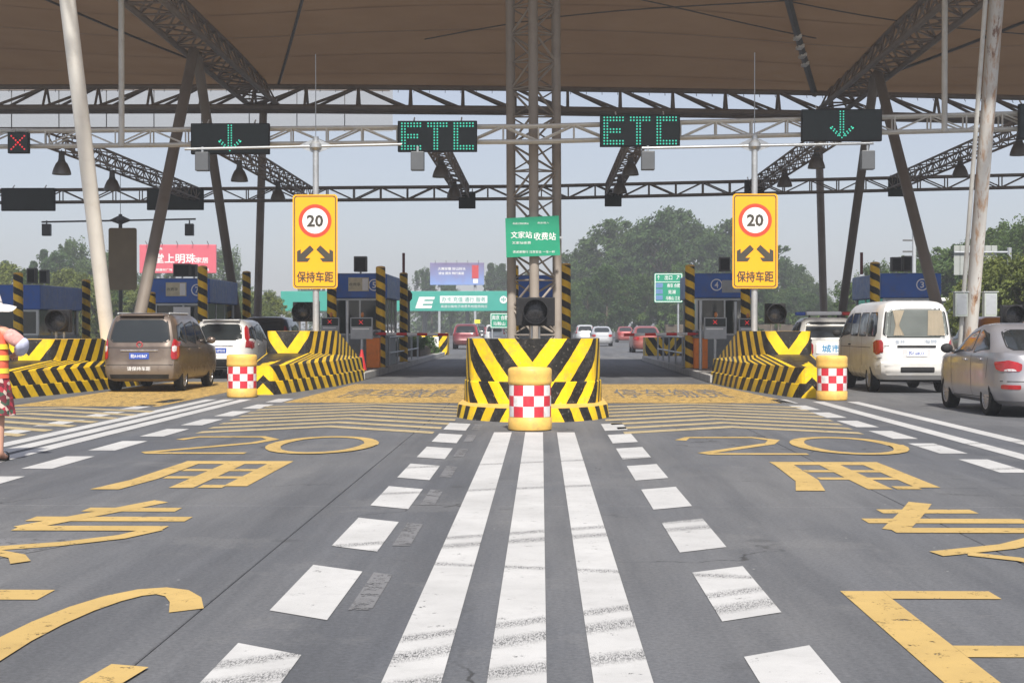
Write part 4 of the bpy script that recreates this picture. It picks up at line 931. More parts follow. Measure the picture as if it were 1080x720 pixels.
def car(name, label, cat, loc, B, pm, wheels, r, xw, lights, rear_win, side_wins, plate=None, gaps=(), extra=None, group=None, seamz=None, spokes=5, glass=None, wid=.2):
    t = thing(name, label, cat, loc, group)
    sh = B.shell().build('body', [pm], t, True, smooth=28); sh.data.materials.append(M['under']); cut_wells(sh, wheels, r * 1.13, xw)
    wheel_set(t, xw, wheels, r, wid, spokes); G = glass or M['glass_dark']
    for y in wheels:                                                              # axle with wheel housing behind each pair
        MB().tube((-xw + .1, y, r), (xw - .1, y, r), .05, 8).build('axle', M['under'], t, True)
    if rear_win:
        P = rnd(rear_win, .09); o = patch(P, B.rear, (0, -.006)).build('rear_window', G, t, True, smooth=60)
        k = 1.05; cz = sum(p[1] for p in P) / len(P); MBs = patch([(p[0] * k, cz + (p[1] - cz) * 1.1) for p in P], B.rear, (0, -.003)); MBs.build('window_seal', M['trim'], o, True, smooth=60)
    for poly in side_wins:
        for s in (-1, 1):
            P = rnd(poly, .07); o = patch(P, lambda a, z, s=s: B.side(s, a, z), (s * .006, 0), 6, 8).build('side_window', G, t, True, smooth=60)
            cy, cz = sum(p[0] for p in P) / len(P), sum(p[1] for p in P) / len(P)
            patch([(cy + (p[0] - cy) * 1.06, cz + (p[1] - cz) * 1.1) for p in P], lambda a, z, s=s: B.side(s, a, z), (s * .003, 0), 6, 8).build('window_seal', M['trim'], o, True, smooth=60)
    for poly, m in lights:
        for s in (-1, 1):
            P = [(s * p[0], p[1]) for p in rnd(poly, .03)]; patch(P, B.rear, (s * .004, -.010), 6, 6).build('tail_light', M[m], t, True, smooth=60)
    for poly in gaps:                                                             # shut lines of doors, along the body side
        for s in (-1, 1):
            mb = MB()
            for a, b in zip(poly, poly[1:]):
                n = 8
                for i in range(n):
                    pa = (lerp(a[0], b[0], i / n), lerp(a[1], b[1], i / n)); pb = (lerp(a[0], b[0], (i + 1) / n), lerp(a[1], b[1], (i + 1) / n))
                    d = Vector((pb[0] - pa[0], pb[1] - pa[1])).normalized() * .006; nn = (-d.y, d.x)
                    q = [B.side(s, pa[0] + nn[0], pa[1] + nn[1]), B.side(s, pa[0] - nn[0], pa[1] - nn[1]), B.side(s, pb[0] - nn[0], pb[1] - nn[1]), B.side(s, pb[0] + nn[0], pb[1] + nn[1])]
                    mb.add([(p[0] + s * .003, p[1], p[2]) for p in q], [(0, 1, 2, 3)])
            mb.build('door_gap', M['under'], t, True, recalc=False)
    if plate:
        z, s_, m, tm = plate; y = B.rear(0, z)[1]
        p = MB().bbox(-.22, .22, y - .02, y + .03, z - .07, z + .07, .004).build('number_plate', M[m], t, True)
        letters(s_, p, (0, y - .022, z), .36, .085, M[tm], 'plate_lettering', .015, True)
    if seamz:
        for z in seamz:
            mb = patch([(-.78 * B.L(z)[2] / .86, z - .006), (.78 * B.L(z)[2] / .86, z - .006), (.78 * B.L(z)[2] / .86, z + .006), (-.78 * B.L(z)[2] / .86, z + .006)], B.rear, (0, -.003), 1, 20); mb.build('tailgate_gap', M['under'], t, True, smooth=60)
    if extra: extra(t, B)
    return t
def mirror(t, B, y, z, pm, s_=(-1, 1)):
    for s in s_:
        p = B.side(s, y, z); m = MB().ball((p[0] + s * .12, y, z + .06), .11, .06, .085).build('door_mirror', pm, t, True, smooth=60); MB().tube((p[0] - s * .02, y, z), (p[0] + s * .1, y, z + .04), .025, 8).build('mirror_arm', M['trim'], m, True)
def handle(t, B, y, z, pm):
    for s in (-1, 1): p = B.side(s, y, z); MB().bbox(min(p[0], p[0] + s * .03), max(p[0], p[0] + s * .03), y - .09, y + .09, z - .015, z + .02, .008).build('door_handle', pm, t, True, smooth=50)

# brown people carrier
pm = paintm('bronze_brown_paint', (.115, .085, .068), (.21, .17, .13), .5, .35)
B = Body([(.24, -2.0, 2.05, .70), (.30, -2.14, 2.14, .81), (.42, -2.19, 2.2, .855), (.56, -2.2, 2.22, .862), (.63, -2.175, 2.21, .866), (.80, -2.16, 2.18, .868), (.98, -2.14, 2.08, .86), (1.04, -2.125, 1.55, .85), (1.10, -2.10, 1.2, .838), (1.30, -2.05, 1.0, .80), (1.5, -1.98, .78, .75), (1.62, -1.93, .6, .71), (1.70, -1.87, .42, .65), (1.75, -1.74, .2, .55), (1.775, -1.5, -.1, .38)], 10)
def ex(t, B):
    mirror(t, B, .82, 1.08, pm); handle(t, B, .0, .95, pm); handle(t, B, -1.05, .95, pm)
    patch(rnd([(-.5, .70), (.5, .70), (.56, .97), (-.56, .97)], .05), B.rear, (0, -.002)).build('plate_recess', pm, t, True, smooth=60)
    MB().tube((-.42, B.rear(-.42, .93)[1] - .012, .93), (.42, B.rear(.42, .93)[1] - .012, .93), .016, 8).build('tailgate_garnish', M['chrome'], t, True)
    y = B.rear(0, 1.05)[1]; MB().lathe([(.05, 0), (.062, -.008), (.074, 0)], 24, (0, y - .01, 1.06), 'y', caps=False).build('emblem', mk('red_emblem', (.4, .05, .06), .3), t, True)
    letters('V', t, (0, y - .016, 1.06), .06, .05, M['chrome'], 'emblem_letter', .02, True)
    y = B.rear(0, .5)[1]; letters('请保持车距', t, (0, y - .004, .53), .52, .09, M['sign_white'], 'sticker_lettering', .01, True)
    patch([(-.80, .30), (.80, .30), (.82, .40), (-.82, .40)], B.rear, (0, -.004)).build('bumper_trim', M['trim'], t, True, smooth=60)
    for s in (-1, 1): MB().tube((s * .58, -1.75, 1.765), (s * .56, .1, 1.765), .018, 8).build('roof_rail', M['alu'], t, True)
    MB().bbox(-.5, .5, -1.98, -1.82, 1.70, 1.735, .015).build('spoiler', pm, t, True)
car('people_carrier', 'dusty brown people carrier in the lane left of the speed sign', 'car', (-8.95, 35.75, 0), B, pm, (-1.38, 1.35), .315, .845,
    [([(.69, .74), (.845, .74), (.825, 1.18), (.72, 1.2)], 'tail_red'), ([(.72, .90), (.80, .90), (.80, 1.05), (.72, 1.05)], 'tail_clear')],
    [(-.66, 1.13), (.66, 1.13), (.56, 1.62), (-.56, 1.62)],
    [[(-1.9, 1.12), (-1.2, 1.10), (-1.15, 1.56), (-1.75, 1.52)], [(-1.1, 1.10), (-.25, 1.08), (-.25, 1.58), (-1.05, 1.57)], [(-.15, 1.08), (.85, 1.06), (.42, 1.5), (-.15, 1.57)]],
    (.81, '皖A·H1B67', 'plate_blue', 'sign_white'), [[(-.2, .34), (-.2, 1.05)], [(-1.12, .62), (-1.12, 1.05)], [(.85, .34), (.9, 1.0)], [(-2.0, 1.0), (-.3, .99)]], ex, seamz=(.615, 1.0))

# white off-roader ahead of it
pw = paintm('white_car_paint', (.70, .69, .67), (.36, .32, .26), .3, 0)
BS = Body([(.26, -2.0, 2.1, .72), (.34, -2.16, 2.2, .84), (.50, -2.24, 2.26, .895), (.60, -2.25, 2.26, .90), (.70, -2.2, 2.24, .90), (.92, -2.17, 2.15, .90), (1.02, -2.15, 1.7, .885), (1.08, -2.12, 1.15, .865), (1.28, -2.02, .9, .81), (1.48, -1.88, .62, .75), (1.60, -1.76, .38, .69), (1.66, -1.6, .1, .58), (1.68, -1.3, -.2, .4)], 6)
def exs(t, B, pm=pw):
    mirror(t, B, .8, 1.06, pm); handle(t, B, .05, .95, pm); handle(t, B, -.95, .95, pm)
    patch([(-.84, .28), (.84, .28), (.88, .56), (-.88, .56)], B.rear, (0, -.006)).build('bumper_trim', M['trim'], t, True, smooth=60)
    MB().tube((-.4, B.rear(.4, .93)[1] - .01, .93), (.4, B.rear(.4, .93)[1] - .01, .93), .014, 8).build('tailgate_garnish', M['chrome'], t, True)
    MB().bbox(-.52, .52, -1.86, -1.66, 1.63, 1.665, .012).build('spoiler', pm, t, True)
suv_args = dict(wheels=(-1.32, 1.32), r=.345, xw=.87, lights=[([(.72, .86), (.885, .84), (.87, 1.08), (.74, 1.1)], 'tail_red'), ([(.71, 1.08), (.82, 1.08), (.72, 1.5), (.64, 1.5)], 'tail_red')],
    rear_win=[(-.62, 1.1), (.62, 1.1), (.54, 1.52), (-.54, 1.52)], side_wins=[[(-1.9, 1.12), (-1.15, 1.08), (-1.1, 1.5), (-1.6, 1.42)], [(-1.05, 1.08), (-.15, 1.06), (-.15, 1.52), (-1.0, 1.51)], [(-.05, 1.06), (.85, 1.04), (.42, 1.42), (-.05, 1.52)]],
    gaps=[[(-.1, .36), (-.1, 1.04)], [(-1.05, .72), (-1.08, 1.06)], [(.85, .36), (.9, 1.0)]], seamz=(.66,))
car('off_roader', 'white off-roader with a red tail light ahead of the brown people carrier', 'car', (-9.02, 44.4, 0), BS, pw, plate=(.80, '苏E·6M518', 'plate_blue', 'sign_white'), extra=exs, **suv_args)
pd = paintm('dark_car_paint', (.012, .013, .016), (.1, .09, .08), .3, .2)
BD = Body([(z * 1.07, a, b_, w_) for z, a, b_, w_ in BS.lv], 6)
car('off_roader', 'dark off-roader queuing ahead of the white one', 'car', (-9.05, 51.2, 0), BD, pd, extra=lambda t, B: exs(t, B, pd), **{k: v for k, v in suv_args.items()})

# white minibus
BV = Body([(.30, -2.28, 2.25, .74), (.40, -2.37, 2.38, .84), (.50, -2.42, 2.42, .862), (.66, -2.42, 2.42, .866), (.70, -2.385, 2.42, .868), (.95, -2.38, 2.38, .87), (1.12, -2.37, 2.32, .868), (1.18, -2.36, 2.26, .862), (1.3, -2.35, 2.08, .85), (1.5, -2.325, 1.8, .825), (1.7, -2.29, 1.5, .79), (1.85, -2.25, 1.3, .75), (1.95, -2.19, 1.1, .69), (2.01, -2.1, .9, .58), (2.04, -1.9, .5, .42)], 9)
pv = paintm('minibus_white', (.70, .70, .69), (.42, .36, .27), .4, 0)
M['curtain'] = mk('beige_curtain', (.66, .52, .40), .9, 0, .15, 3)
M['glass_thin'] = mk('thin_glass', (.1, .11, .11), .05)
_b = NB('clear_glass'); _b.p.inputs['Base Color'].default_value = (.02, .022, .022, 1); _b.p.inputs['Roughness'].default_value = .04
_t = _b.new('ShaderNodeBsdfTransparent'); _t.inputs[0].default_value = (.85, .88, .86, 1); _m = _b.new('ShaderNodeMixShader'); _m.inputs[0].default_value = .8
_b.link(_b.p.outputs[0], _m.inputs[1]); _b.link(_t.outputs[0], _m.inputs[2]); _b.link(_m.outputs[0], _b.out.inputs[0]); M['glass_clear'] = _b.m
def exv(t, B):
    mirror(t, B, 1.55, 1.25, M['trim'], (-1, 1)); handle(t, B, .5, 1.05, M['trim'])
    W = rnd([(-.70, 1.24), (.70, 1.24), (.62, 1.84), (-.62, 1.84)], .1)
    o = patch(W, B.rear, (0, -.034)).build('rear_window', M['glass_clear'], t, True, smooth=60)
    patch(W, B.rear, (0, -.006)).build('cabin_backing', mk('dim_cabin', (.27, .275, .27), .8), o, True)
    patch([(p[0] * 1.045, 1.54 + (p[1] - 1.54) * 1.07) for p in W], B.rear, (0, -.003)).build('window_seal', M['trim'], o, True)
    for s, P in ((-1, [(-.50, 1.27), (-.27, 1.27), (-.38, 1.5), (-.25, 1.82), (-.50, 1.82), (-.45, 1.5)]), (1, [(.24, 1.27), (.62, 1.27), (.57, 1.82), (.27, 1.82)])):
        mb = patch(P, B.rear, (0, -.02), 10, 14)
        for i, v_ in enumerate(mb.v): mb.v[i] = (v_[0], v_[1] + .007 * math.sin((i % 15) * 1.7), v_[2])
        mb.build('curtain', M['curtain'], o, True, smooth=80)
    y = B.rear(0, 1.06)[1]
    MB().bbox(-.42, .42, y - .03, y + .02, 1.01, 1.055, .01).build('grab_bar', M['trim'], t, True)
    MB().bbox(-.30, .30, y - .012, y + .02, .78, .985, .01).build('plate_recess', M['tail_clear'], t, True)
    patch(rnd([(-.82, .40), (.82, .40), (.84, .62), (-.84, .62)], .04), B.rear, (0, -.012)).build('rear_bumper', pv, t, True, smooth=60)
    patch(rnd([(-.36, .46), (.38, .46), (.38, .58), (-.36, .58)], .02), B.rear, (0, -.016)).build('bumper_grille', M['trim'], t, True)
    letters('金杯', t, (-.36, y - .004, 1.13), .22, .09, mk('faded_blue_script', (.3, .36, .45), .5), 'faded_script', 0, True); letters('海狮', t, (.30, y - .004, 1.14), .28, .09, mk('faded_blue_script', (.3, .36, .45), .5), 'faded_script', 0, True)
    letters('JINBEI', t, (-.62, y + .01, 1.04), .2, .035, M['trim'], 'badge_lettering', .01, True)
    MB().bbox(-.15, .05, -2.2, -2.05, .22, .34, .02).build('exhaust', M['under'], t, True); MB().tube((-.7, -1.9, .3), (.7, -1.9, .3), .06, 8).build('axle_beam', M['under'], t, True)
car('minibus', 'white minibus with curtains in its rear window, in the right lane', 'van', (8.2, 35.7, 0), BV, pv, (-1.5, 1.05), .33, .86,
    [([(.715, .86), (.852, .84), (.852, 1.17), (.715, 1.17)], 'tail_red'), ([(.73, .78), (.85, .76), (.85, .84), (.73, .85)], 'tail_clear')], None,
    [[(-2.1, 1.27), (-1.35, 1.27), (-1.35, 1.76), (-2.02, 1.76)], [(-1.25, 1.27), (-.45, 1.27), (-.45, 1.76), (-1.25, 1.76)], [(-.35, 1.27), (.45, 1.27), (.45, 1.76), (-.35, 1.76)], [(.55, 1.27), (1.75, 1.22), (1.3, 1.74), (.55, 1.76)]],
    (.88, '苏F·68U31', 'sign_white', 'plate_blue'), [[(.5, .45), (.5, 1.85)], [(1.5, .5), (1.55, 1.15)], [(-.8, .45), (-.8, 1.85)], [(-2.2, 1.0), (2.0, 1.0)]], exv)

# silver sedan
ps = paintm('silver_paint', (.33, .33, .36), (.30, .26, .21), .25, .45)
BP = Body([(.20, -1.95, 1.95, .70), (.27, -2.05, 2.02, .79), (.40, -2.11, 2.1, .835), (.52, -2.12, 2.12, .842), (.60, -2.09, 2.11, .845), (.78, -2.07, 2.08, .845), (.92, -2.05, 2.0, .84), (1.0, -2.02, 1.7, .828), (1.04, -1.95, 1.28, .815), (1.07, -1.72, 1.05, .80), (1.2, -1.45, .78, .745), (1.32, -1.2, .52, .69), (1.42, -.98, .28, .63), (1.49, -.75, .0, .55), (1.52, -.55, -.25, .40)], 5.5)
def exp_(t, B):
    mirror(t, B, .78, 1.02, M['trim']); handle(t, B, -.05, .90, ps); handle(t, B, -.95, .92, ps)
    patch(rnd([(-.76, .46), (-.52, .46), (-.52, .53), (-.76, .53)], .015), B.rear, (0, -.006)).build('reflector', M['tail_red'], t, True); patch(rnd([(.52, .46), (.76, .46), (.76, .53), (.52, .53)], .015), B.rear, (0, -.006)).build('reflector', M['tail_red'], t, True)
    P = [(-1.3, .62), (-.55, .60), (-.55, .66), (-1.3, .68)]
    letters('207', t, (.45, B.rear(.45, .95)[1] - .004, .95), .16, .05, M['chrome'], 'badge_lettering', .01, True)
car('sedan', 'silver sedan cut off by the right edge, behind the white minibus', 'car', (8.13, 26.3, 0), BP, ps, (-1.17, 1.27), .305, .825,
    [([(.50, .745), (.79, .745), (.805, .90), (.66, .925), (.48, .87)], 'tail_red'), ([(.56, .75), (.74, .75), (.70, .785), (.60, .785)], 'tail_clear')],
    [(-.58, 1.09), (.58, 1.09), (.50, 1.40), (-.50, 1.40)], [[(-1.28, 1.06), (-.45, 1.03), (-.42, 1.40), (-.85, 1.36), (-1.2, 1.14)], [(-.36, 1.03), (.78, 1.0), (.18, 1.32), (-.34, 1.40)]],
    (.66, '苏D·K207A', 'sign_white', 'plate_blue'), [[(-.4, .30), (-.4, 1.0)], [(-1.25, .62), (-1.32, .95)], [(.78, .3), (.84, .95)], [(-1.0, .30), (.8, .28)]], exp_, seamz=(.585,), spokes=8)

# patrol pickup
pk = paintm('pickup_white', (.60, .59, .56), (.28, .23, .18), .45, 0)
BK = Body([(.40, -2.4, 2.35, .74), (.50, -2.5, 2.45, .83), (.70, -2.52, 2.5, .86), (.90, -2.50, 2.46, .865), (1.05, -2.49, 2.3, .86), (1.10, -2.48, 1.5, .85), (1.115, -.72, 1.2, .84), (1.3, -.66, 1.02, .80), (1.5, -.6, .78, .74), (1.62, -.54, .58, .69), (1.70, -.45, .4, .60), (1.73, -.3, .2, .45)], 9)
def exk(t, B):
    mirror(t, B, .95, 1.12, M['trim'])
    lb = MB().bbox(-.5, .5, -.1, .12, 1.79, 1.90, .03).build('light_bar', M['sign_white'], t, True)
    for s in (-1, 1): MB().bbox(s * .66 - .14, s * .66 + .14, -.09, .11, 1.785, 1.885, .03).build('beacon', M['red'] if s > 0 else M['plate_blue'], lb, True); MB().tube((s * .4, 0, 1.70), (s * .4, 0, 1.80), .03, 8).build('foot', M['trim'], lb, True)
    y = B.rear(0, .9)[1]
    bd = MB().bbox(-.66, .6, y - .016, y + .01, .74, 1.02, .01).build('tailgate_panel', M['white'], t, True); letters('城市管理', bd, (.0, y - .02, .88), 1.0, .2, mk('livery_blue', (.03, .25, .5), .4), 'livery_lettering', .02, True)
    for s in (-1, 1): MB().bbox(s * .78 - .03, s * .78 + .03, -2.4, -.8, 1.085, 1.13, .01).build('bed_rail', M['trim'], t, True)
    MB().path([(-.72, -.84, 1.08), (-.66, -.84, 1.5), (.66, -.84, 1.5), (.72, -.84, 1.08)], .03, 8).build('roll_bar', M['steel_white'], t, True)
    patch([(-.80, .42), (.80, .42), (.82, .6), (-.82, .6)], B.rear, (0, -.01)).build('rear_bumper', M['trim'], t, True)
car('pickup_truck', 'pale patrol pickup with a light bar, left of the white minibus', 'truck', (8.02, 43.3, 0), BK, pk, (-1.45, 1.45), .36, .855, [([(.72, .72), (.85, .72), (.85, 1.02), (.72, 1.02)], 'tail_red')],
    [(-.62, 1.18), (.62, 1.18), (.56, 1.58), (-.56, 1.58)], [[(-.55, 1.16), (-.02, 1.16), (-.02, 1.58), (-.45, 1.58)], [(.06, 1.16), (1.0, 1.14), (.55, 1.54), (.06, 1.58)]], None, [[(.02, .5), (.02, 1.1)], [(1.0, .5), (1.05, 1.1)], [(-.66, .5), (-.66, 1.1)]], exk)

# orange van roof seen past the rusty column, and the far traffic
far = [('taxi', 'orange car behind the rusty column on the right', 'car', (14.75, 50.5), BD, (.62, .22, .02), 'orange_car_paint'),
       ('far_car', 'red car leaving the right lane beyond the gate', 'car', (6.0, 88), BP, (.30, .05, .04), 'red_car_paint'), ('far_car', 'small red car far ahead left of the leaving red car', 'car', (8.0, 146), BP, (.32, .04, .04), 'red_far_paint'),
       ('far_car', 'silver car right behind the mast, left one of the pair', 'car', (4.0, 141), BS, (.5, .52, .54), 'silver_far_paint'), ('far_car', 'silver car, right one of the pair beyond the mast', 'car', (4.6, 117), BP, (.45, .47, .5), 'silver_far_two'),
       ('far_car', 'maroon car beyond the left boom', 'car', (-5.0, 102), BS, (.16, .02, .03), 'maroon_car_paint'), ('far_car', 'white off-roader far beyond the left lane near the mast', 'car', (-3.9, 128), BS, (.6, .6, .6), 'white_far_paint'),
       ('far_car', 'dark car far away between the maroon car and the white off-roader', 'car', (-6.6, 160), BS, (.03, .03, .04), 'dark_far_paint')]
for nm, lb, ct_, (x, y), BB, c, pn_ in far:
    m = paintm(pn_, c, (.2, .17, .14), .3, .2); a = suv_args if BB is not BP else dict(wheels=(-1.17, 1.27), r=.305, xw=.825, lights=[([(.47, .77), (.60, .70), (.83, .74), (.84, .90), (.50, .90)], 'tail_red')], rear_win=[(-.58, 1.09), (.58, 1.09), (.50, 1.40), (-.50, 1.40)], side_wins=[[(-1.28, 1.06), (-.45, 1.03), (-.42, 1.40), (-.85, 1.36)], [(-.36, 1.03), (.78, 1.0), (.18, 1.32), (-.34, 1.40)]], gaps=[], seamz=(.585,))
    car(nm, lb, ct_, (x, y, 0), BB, m, plate=None if y > 60 else None, group='traffic beyond the toll gates' if nm == 'far_car' else None, **a)

# ------------------------------------------------------------------ road worker at the left edge
def skin_mesh(name, verts, edges, radii, mat, parent, sub=2):
    me = bpy.data.meshes.new(name); me.from_pydata(verts, edges, []); o = bpy.data.objects.new(name, me); COL.objects.link(o)
    md = o.modifiers.new('s', 'SKIN'); md.use_smooth_shade = True
    for i, r_ in enumerate(radii): me.skin_vertices[0].data[i].radius = (r_ if isinstance(r_, tuple) else (r_, r_))
    me.skin_vertices[0].data[0].use_root = True
    o.modifiers.new('d', 'SUBSURF').levels = sub
    dg = bpy.context.evaluated_depsgraph_get(); m2 = bpy.data.meshes.new_from_object(o.evaluated_get(dg)); bpy.data.objects.remove(o)
    m2.materials.clear(); m2.materials.append(mat); m2.polygons.foreach_set('use_smooth', [True] * len(m2.polygons))
    o = bpy.data.objects.new(name, m2); COL.objects.link(o)
    if parent: o.parent = parent; W0[o] = W0[parent]
    return o
M['skin'] = mk('skin', (.50, .27, .19), .55, 0, .08, 6)
M['hair'] = mk('black_hair', (.012, .01, .009), .5)
M['shirt'] = mk('pink_shirt', (.62, .33, .30), .9, 0, .3, 14, (.75, .5, .46), .6, 1.0, 14, spec=.15)
M['vest'] = mk('orange_vest', (.82, .16, .09), .8, 0, .2, 9, (.5, .08, .05), .4, 1.0, 12, spec=.2)
M['vest_band'] = mk('reflective_band', (.85, .72, .06), .4, 0, .1, 8)
M['sleeve'] = mk('pale_blue_sleeve', (.50, .52, .66), .9, 0, .25, 14, (.32, .34, .5), .6, 1.0, 16, spec=.15)
M['hat'] = mk('white_sun_hat', (.80, .74, .68), .9, 0, .06, 10, (.6, .5, .4), .2, .6, 60)
b = NB('floral_skirt'); vo = b.new('ShaderNodeTexVoronoi'); b.link(b.coord(), vo.inputs['Vector']); vo.inputs['Scale'].default_value = 22
q = b.new('ShaderNodeSeparateColor'); b.link(vo.outputs['Color'], q.inputs[0]); c = b.mix(b.math('GREATER_THAN', q.outputs[0], .55), (.13, .02, .03, 1), (.35, .03, .05, 1)); c = b.mix(b.math('GREATER_THAN', q.outputs[1], .74), c, (.55, .42, .36, 1)); c = b.mix(b.math('GREATER_THAN', q.outputs[2], .85), c, (.05, .09, .06, 1))
b.put(b.p.inputs['Base Color'], c); b.p.inputs['Roughness'].default_value = .9; M['floral'] = b.m
wk = thing('person', 'road worker in white sun hat, orange vest and floral skirt at the left edge', 'person', (-5.97, 16.3, 0))
V = [(0, 0, .92), (0, .0, 1.10), (0, .01, 1.30), (0, .0, 1.42), (0, .02, 1.50), (0, .04, 1.58), (0, .05, 1.68),       # pelvis..head 0-6
     (.17, 0, 1.40), (.39, -.06, 1.26), (.25, .20, 1.17), (.16, .27, 1.14),                                          # right arm 7-10
     (-.17, 0, 1.40), (-.28, -.02, 1.16), (-.14, .22, 1.13), (-.09, .27, 1.13),                                      # left arm 11-14
     (.10, 0, .86), (.11, .0, .48), (.115, -.02, .09), (.125, .09, .035), (.13, .16, .025),                            # right leg 15-19
     (-.10, 0, .86), (-.11, .02, .48), (-.11, .0, .09), (-.12, .11, .035), (-.125, .18, .025)]
E = [(0, 1), (1, 2), (2, 3), (3, 4), (4, 5), (5, 6), (3, 7), (7, 8), (8, 9), (9, 10), (3, 11), (11, 12), (12, 13), (13, 14), (0, 15), (15, 16), (16, 17), (17, 18), (18, 19), (0, 20), (20, 21), (21, 22), (22, 23), (23, 24)]
Rd = [(.15, .11), (.135, .10), (.15, .11), (.11, .08), .052, .075, .09, .065, .045, .034, .032, .065, .045, .034, .032, .085, .055, .04, .04, .028, .085, .055, .04, .04, .028]
body = skin_mesh('body', V, E, Rd, M['skin'], wk)
for s, wx in ((1, .16), (-1, -.09)):                                                                                # hands with five curled fingers
    V2 = [(wx, .26, 1.13), (wx - s * .01, .31, 1.13), (wx - s * .015, .345, 1.125)]; E2 = [(0, 1), (1, 2)]; R2 = [(.026, .03), (.036, .024), (.036, .02)]
    for k, ln in enumerate((.062, .07, .066, .052)):
        b0 = len(V2); xk = wx - s * (.042 - .02 * k); V2 += [(xk, .35, 1.13), (xk - s * .004, .35 + ln * .55, 1.115), (xk - s * .012, .35 + ln * .8, 1.085)]; E2 += [(2, b0), (b0, b0 + 1), (b0 + 1, b0 + 2)]; R2 += [.0095, .009, .0075]
    b0 = len(V2); V2 += [(wx - s * .045, .31, 1.135), (wx - s * .07, .345, 1.125)]; E2 += [(1, b0), (b0, b0 + 1)]; R2 += [.012, .009]
    skin_mesh('hand', V2, E2, R2, M['skin'], body, 2)
MB().ball((0, .03, 1.67), .098, .105, .12, 16, 10).build('hair', M['hair'], wk, True, smooth=60); MB().ball((0, -.08, 1.56), .05, .045, .09).build('hair_knot', M['hair'], wk, True, smooth=60)
fc = MB().ball((0, .152, 1.66), .014, .022, .022).build('nose', M['skin'], body, True, smooth=60)
for s in (-1, 1): MB().ball((s * .034, .135, 1.69), .012, .008, .008).build('eye', M['hair'], body, True); MB().ball((s * .098, .04, 1.66), .012, .022, .03).build('ear', M['skin'], body, True)
MB().ball((0, .142, 1.615), .022, .007, .007).build('mouth', mk('lip', (.4, .12, .1), .5), body, True)
def garment(name, prof, mat, wob=.0, n=40, caps=False, cy=.0):
    mb = MB()
    for i, (z, rx, ry) in enumerate(prof):
        for k in range(n):
            a = 2 * math.pi * k / n; q = 1 + wob * i / len(prof) * math.sin(7 * a + .6 * math.sin(3 * a)); mb.v.append((rx * math.cos(a) * q, cy + ry * math.sin(a) * q, z + .01 * wob * 10 * math.sin(5 * a)))
    for i in range(len(prof) - 1):
        for k in range(n): mb.f.append([i * n + k, i * n + (k + 1) % n, (i + 1) * n + (k + 1) % n, (i + 1) * n + k]); mb.mi.append(0); mb.uv.append(None)
    return mb.build(name, mat, wk, True, smooth=70)
sk_ = [(.98, .175, .135), (.90, .20, .155), (.78, .225, .175), (.62, .245, .19), (.50, .26, .205)]
garment('skirt', sk_, M['floral'], .09)
garment('shirt', [(.96, .185, .145), (1.05, .178, .14), (1.20, .182, .14), (1.33, .19, .138), (1.42, .165, .115), (1.475, .085, .08), (1.50, .066, .068)], M['shirt'], .02)
garment('vest', [(.90, .207, .165), (1.02, .20, .16), (1.20, .197, .156), (1.33, .196, .152), (1.425, .158, .125), (1.462, .11, .095)], M['vest'], .025)
for z in (.98, 1.12, 1.24): garment('reflective_band', [(z - .028, .208, .168), (z + .028, .206, .166)], M['vest_band'], .0)
garment('collar', [(1.46, .082, .085), (1.52, .075, .08)], M['shirt'])
for s in (-1, 1):
    w3 = V[7:11] if s > 0 else V[11:15]
    skin_mesh('shirt_sleeve', [w3[0], (lerp(w3[0][0], w3[1][0], .5), lerp(w3[0][1], w3[1][1], .5), lerp(w3[0][2], w3[1][2], .5)), w3[1]], [(0, 1), (1, 2)], [.085, .085, .08], M['shirt'], wk)
    m_ = tuple(lerp(w3[1][i], w3[2][i], .55) for i in range(3))
    skin_mesh('over_sleeve', [(w3[1][0] - s * .07, w3[1][1] + .01, w3[1][2] + .045), w3[1], m_, w3[2]], [(0, 1), (1, 2), (2, 3)], [.075, .095, .085, .045], M['sleeve'], wk)
    x, y = (V[18][0], V[18][1]) if s > 0 else (V[23][0], V[23][1])
    sl = MB().prism([(x + s * .0 + .045 * math.cos(a) * (1 + .15 * math.sin(a)), y - .03 + .135 * math.sin(a)) for a in [R(20 * k) for k in range(18)]], 0, .02, 'z').build('sandal', M['rubber'], wk, True)
    MB().lathe([(.05, -.02), (.052, .02)], 16, (x, y - .0, .05), 'y', caps=False).build('strap', M['rubber'], sl, True)
n = 40; mb = MB(); pr = [(.0, 1.835), (.06, 1.83), (.10, 1.80), (.118, 1.74), (.125, 1.70), (.17, 1.685), (.22, 1.662), (.27, 1.635), (.272, 1.628), (.22, 1.655), (.16, 1.678), (.12, 1.685)]
for i, (r_, z) in enumerate(pr):
    for k in range(n):
        a = 2 * math.pi * k / n; dz = (.028 * math.sin(2 * a + .8) + .012 * math.sin(5 * a)) * max(0, (r_ - .12) / .15); mb.v.append((r_ * math.cos(a), .03 + r_ * math.sin(a), z + dz))
for i in range(len(pr) - 1):
    for k in range(n): mb.f.append([i * n + k, i * n + (k + 1) % n, (i + 1) * n + (k + 1) % n, (i + 1) * n + k]); mb.mi.append(0); mb.uv.append(None)
ht = mb.build('sun_hat', M['hat'], wk, True, smooth=60); MB().lathe([(.122, 1.70), (.121, 1.73)], 30, (0, .03, 0), caps=False).build('hat_band', M['hair'], ht, True)

